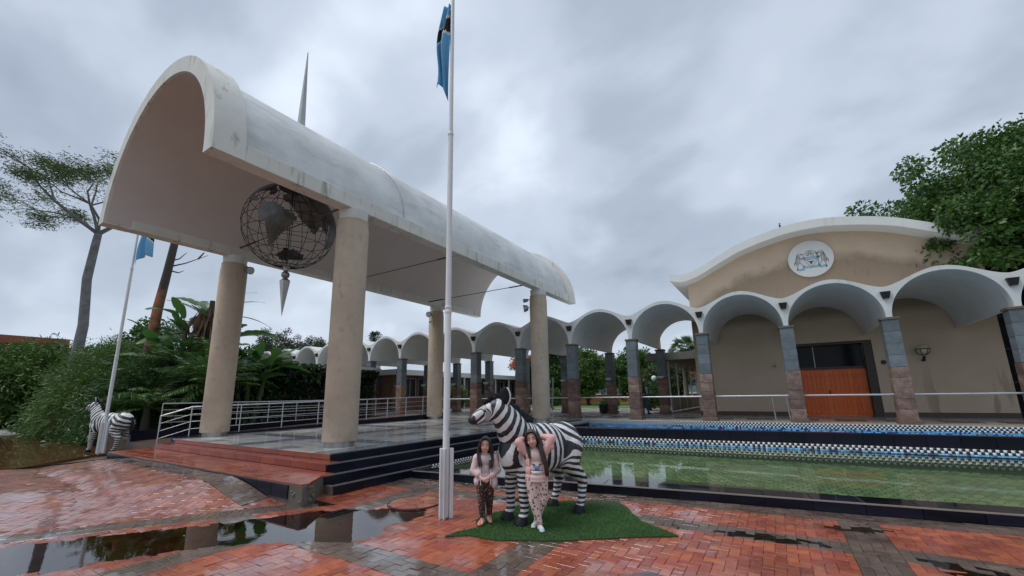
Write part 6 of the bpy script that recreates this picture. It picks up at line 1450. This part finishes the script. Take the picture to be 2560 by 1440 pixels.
# weeping shrubs
def weeping(name, label, base, rx, ry, h, n, lm, ln, wd, seed, skirt=True):
    global RNG
    RNG = np.random.default_rng(seed); t = thing(name, label, 'shrub', base); k = n//60
    a = RNG.uniform(0, 2*PI, k); e = np.arccos(RNG.uniform(.02, 1, k)); d = np.c_[np.sin(e)*np.cos(a)*rx, np.sin(e)*np.sin(a)*ry, np.cos(e)*h]*RNG.uniform(.72, 1.04, k)[:, None]
    cs = d+np.array([0, 0, .05]); bump = 1+.12*np.sin(cs[:, 0]*2.1+seed)*np.cos(cs[:, 1]*1.7); cs *= bump[:, None]
    P_ = np.repeat(cs, 60, 0)+RNG.normal(size=(k*60, 3))*np.array([.30, .30, .24]); out = np.repeat(unit(d), 60, 0)
    D = out*.75+np.array([0, 0, -.55])+RNG.normal(size=P_.shape)*.35
    P_[:, 2] = np.maximum(P_[:, 2], .02); V, F = leaf_quads(P_, D, ln*RNG.uniform(.6, 1.3, len(P_)), wd); put('foliage', fastmesh('foliage', V, F, lm), t)
    mb = MB(); rnd = random.Random(seed)
    for q in range(7): aa = rnd.uniform(0, 6.28); mb.tube([(.1*math.cos(aa), .1*math.sin(aa), 0), (.3*rx*math.cos(aa), .3*ry*math.sin(aa), h*.55), (.6*rx*math.cos(aa), .6*ry*math.sin(aa), h*.75)], [.09, .06, .02], 6)
    mb.build('stems', BARKD, t, True)
    if skirt:
        n2 = 1400; a = RNG.uniform(0, 2*PI, n2); P_ = np.c_[rx*.93*np.cos(a), ry*.93*np.sin(a), RNG.uniform(.2, .5*h*.6, n2)]; V, F = leaf_quads(P_, np.c_[np.cos(a)*.2, np.sin(a)*.2, -np.ones(n2)]+RNG.normal(size=(n2, 3))*.15, RNG.uniform(.25, .6, n2), .03); put('dry_skirt', fastmesh('dry_skirt', V, F, DRY), t)
weeping('weeping_shrub', 'wide drooping fine-leaved shrub beside the driveway behind the far zebra', (-28.2, 7.4, .1), 3.3, 2.3, 4.1, 60000, G_FRESH, .26, .035, 31)
weeping('weeping_shrub', 'drooping shrub with brown dry skirt just behind the far zebra', (-24.0, 6.9, .1), 1.8, 1.3, 2.9, 26000, G_DARK, .24, .035, 32)
weeping('weeping_shrub', 'bright green drooping shrub at the driveway bend', (-34.5, 9.2, .1), 4.2, 3.0, 5.0, 46000, G_MID, .32, .05, 33, False)
weeping('round_shrub', 'broad bushy shrub beyond the driveway kerb', (-46, 7.5, .2), 6.0, 4.2, 5.4, 48000, G_FRESH, .40, .10, 34, False)
weeping('round_shrub', 'dark bushy shrub beyond the driveway at the edge of the road', (-60, 2.5, .2), 9.0, 6.0, 6.0, 42000, G_MID, .5, .13, 35, False)
weeping('round_shrub', 'shrub filling the gap behind the tall pale trunk', (-41, 12.5, .2), 5.0, 4.0, 5.1, 36000, G_DARK, .36, .09, 36, False)
weeping('round_shrub', 'dark shrub behind the feathery palms', (-24.2, 10.6, .3), 2.4, 2.4, 3.6, 30000, G_DARK, .28, .09, 37, False)
broad_tree('slender_tree', 'slender light-leaved tree between the drooping shrub and the bare trunk', (-28.8, 8.9, .1), (-28.8, 8.8, 3.2), .12, (-28.6, 8.7, 4.6), (1.6, 1.5, 1.9), 70, .34, 60, .19, .11, G_MID, 41, BARKD, shell=.3)
def ground_cover():
    k = 9000; x = RNG.uniform(-38, -22, k); y = 6.0+RNG.normal(0, .35, k)+(x+30)*-.02; P_ = np.c_[x, y, .10+RNG.random(k)*.22]; D = RNG.normal(size=(k, 3)); D[:, 2] = np.abs(D[:, 2])
    V, F = leaf_quads(P_, D, RNG.uniform(.15, .32, k), .10); tag(put('ground_cover', fastmesh('ground_cover', V, F, G_DARK)), 'low dark green ground cover along the edge of the puddle', 'ground cover', kind='stuff')
ground_cover()
def ivy():
    k = 15000; t = thing('ivy', 'dark ivy trailing down the wall under the white roof slab', 'ivy', (-22.35, 14.5, 0))
    y = RNG.uniform(-3.6, 4.0, k); z = 3.45-RNG.random(k)**1.6*3.0; keep = RNG.random(k) < np.clip((z-.3)/2.6, .18, 1); y, z = y[keep], z[keep]
    P_ = np.c_[.05+RNG.random(len(y))*.22+.25*(z > 3.0), y, z]; D = np.c_[RNG.uniform(.2, .9, len(y)), RNG.normal(0, .5, len(y)), -RNG.uniform(.2, 1, len(y))]
    V, F = leaf_quads(P_, D, RNG.uniform(.12, .22, len(y)), .11); put('foliage', fastmesh('foliage', V, F, G_BLACK), t)
    P2, D2 = [], []
    for q in range(60):
        y0 = RNG.uniform(-3.8, 2.2); L_ = RNG.uniform(.3, 1.2)
        for j in range(int(L_*38)): P2.append((.48+RNG.normal(0, .05), y0+RNG.normal(0, .06), 3.66-j/38)); D2.append((RNG.uniform(.1, .6), RNG.normal(0, .5), -.8))
    V, F = leaf_quads(np.array(P2), np.array(D2), .14, .09); put('trailing_stems', fastmesh('trailing_stems', V, F, G_DARK), t)
ivy()
# background trees
broad_tree('far_tree', 'airy tree rising behind the low roof slab', (-53.5, 28.6, .1), (-53.3, 28.5, 6.5), .25, (-53, 28.8, 8.2), (3.4, 3.0, 2.6), 90, .5, 70, .24, .12, G_GREY, 51, BARKD, shell=.35)
broad_tree('far_tree', 'smaller airy tree beside the low roof slab and tan column', (-50.6, 32.4, .1), (-50.6, 32.4, 6.0), .2, (-50.5, 32.4, 7.9), (3.0, 3.2, 2.2), 70, .5, 60, .24, .12, G_GREY, 52, BARKD, shell=.35)
broad_tree('far_tree', 'sparse treetop just visible above the arcade vaults', (-46.3, 38.4, .1), (-46.2, 38.4, 7.5), .16, (-46.2, 38.4, 9.6), (.9, .9, 1.3), 16, .32, 60, .24, .13, G_GREY, 53, BARKD, shell=.3)
broad_tree('courtyard_tree', 'rounded green tree on the courtyard lawn', (-16.6, 41.5, .6), (-16.6, 41.5, 2.6), .2, (-16.6, 41.4, 4.0), (2.4, 2.2, 2.7), 120, .5, 80, .25, .15, G_FRESH, 54, BARKD)
broad_tree('courtyard_tree', 'dark green tree behind the rounded courtyard tree', (-13.0, 46.5, .6), (-13.0, 46.5, 2.6), .2, (-13.2, 46.5, 3.9), (3.4, 2.6, 2.9), 120, .6, 80, .28, .17, G_MID, 55, BARKD)
broad_tree('courtyard_tree', 'tall dark tree on the courtyard lawn by the tan column', (-19.6, 42.5, .6), (-19.6, 42.5, 3.2), .3, (-19.8, 42.5, 5.0), (2.6, 2.6, 2.7), 110, .6, 80, .3, .17, G_DARK, 56, BARKD)
broad_tree('courtyard_tree', 'wide dark tree in the corner of the courtyard', (-22.5, 50, .6), (-22.5, 50, 3.2), .3, (-22.5, 50, 4.6), (5.0, 3, 3.2), 150, .7, 80, .32, .19, G_MID, 57, BARKD)
ft = broad_tree('flame_tree', 'tree with orange-red flowers above the office wing', (-25.0, 46.0, .6), (-25.0, 46, 3.6), .25, (-24.9, 45.5, 5.2), (3.2, 3.2, 1.7), 110, .55, 80, .26, .13, G_DARK, 58, BARKD)
RNG = np.random.default_rng(5); b = unit(RNG.normal(size=(34, 3))); b[:, 2] = np.abs(b[:, 2])*.7; V, F = clump_leaves(np.array([.1, -.5, 4.6])+b*np.array([3.1, 3.1, 1.7]), .40, 60, .17, .12); put('blossom', fastmesh('blossom', V, F, FLAME), ft)
broad_tree('topiary_shrub', 'clipped round bright green shrub in the courtyard', (-15.3, 30.6, .6), (-15.3, 30.6, 1.0), .07, (-15.3, 30.6, 1.55), (.78, .78, .72), 90, .17, 90, .09, .06, G_FRESH, 59, BARKD, shell=.75, cat='shrub')
broad_tree('hedge_shrub', 'dark clipped shrub behind the walking adult', (-7.4, 29.6, .6), (-7.4, 29.6, 1.1), .08, (-7.4, 29.6, 1.6), (1.2, 1.2, 1.0), 110, .22, 80, .11, .07, G_DARK, 60, BARKD, shell=.7, cat='shrub')
broad_tree('hedge_shrub', 'light green loose bush behind the covered walkway', (-8.3, 40.5, .6), (-8.3, 40.5, 1.6), .1, (-8.4, 40.5, 3.0), (2.4, 2.2, 2.0), 110, .4, 80, .2, .12, G_OLIVE, 61, BARKD, cat='shrub')
broad_tree('hedge_shrub', 'small leafy bush at the foot of an arcade column', (-9.6, 27.6, .6), (-9.6, 27.6, .8), .05, (-9.6, 27.6, 1.05), (.6, .6, .5), 40, .18, 80, .15, .07, G_FRESH, 62, BARKD, shell=.4, cat='shrub')
broad_tree('hedge_shrub', 'leafy shrub in front of the office wing windows', (-25.2, 30.5, .6), (-25.2, 30.5, 1.2), .06, (-25.2, 30.5, 1.6), (1.0, 1.3, 1.2), 70, .3, 80, .17, .09, G_MID, 63, BARKD, shell=.4, cat='shrub')
def fan_palm():
    t = thing('fan_palm', 'fan palm showing above the covered walkway roof', 'palm', (-6.3, 36.5, .6)); MB().tube([(0, 0, 0), (.05, 0, 2.5), (0, 0, 4.3)], [.2, .17, .15], 10).build('trunk', BARK, t, True)
    V, F = [], []
    for i in range(13):
        a0 = (i-6)*.2; b = len(V); V += [(0, 0, 0), (.55*math.cos(a0-.09), .55*math.sin(a0-.09), .03), (1.0*math.cos(a0), 1.0*math.sin(a0), -.12), (.55*math.cos(a0+.09), .55*math.sin(a0+.09), .03)]; F.append((b, b+1, b+2, b+3))
    me = mesh('fan_leaf', V, F, leaf_mat('fan_leaf', (.05, .10, .04), (.12, .20, .08))); rnd = random.Random(4); st = MB()
    for k in range(46):
        a = rnd.uniform(0, 6.28); el = rnd.uniform(-.7, 1.45); e = Vector((math.cos(a)*math.cos(el), math.sin(a)*math.cos(el), math.sin(el)))*rnd.uniform(.5, .85)+Vector((0, 0, 4.6)); st.tube([(0, 0, 4.3), e], .015, 4)
        o = put('fan_leaf', me, t, e); o.rotation_euler = (rnd.uniform(-.7, .7), -el+rnd.uniform(.2, .9), a); o.scale = (rnd.uniform(.65, .95),)*3
    st.build('leaf_stalks', G_MID, t)
fan_palm()
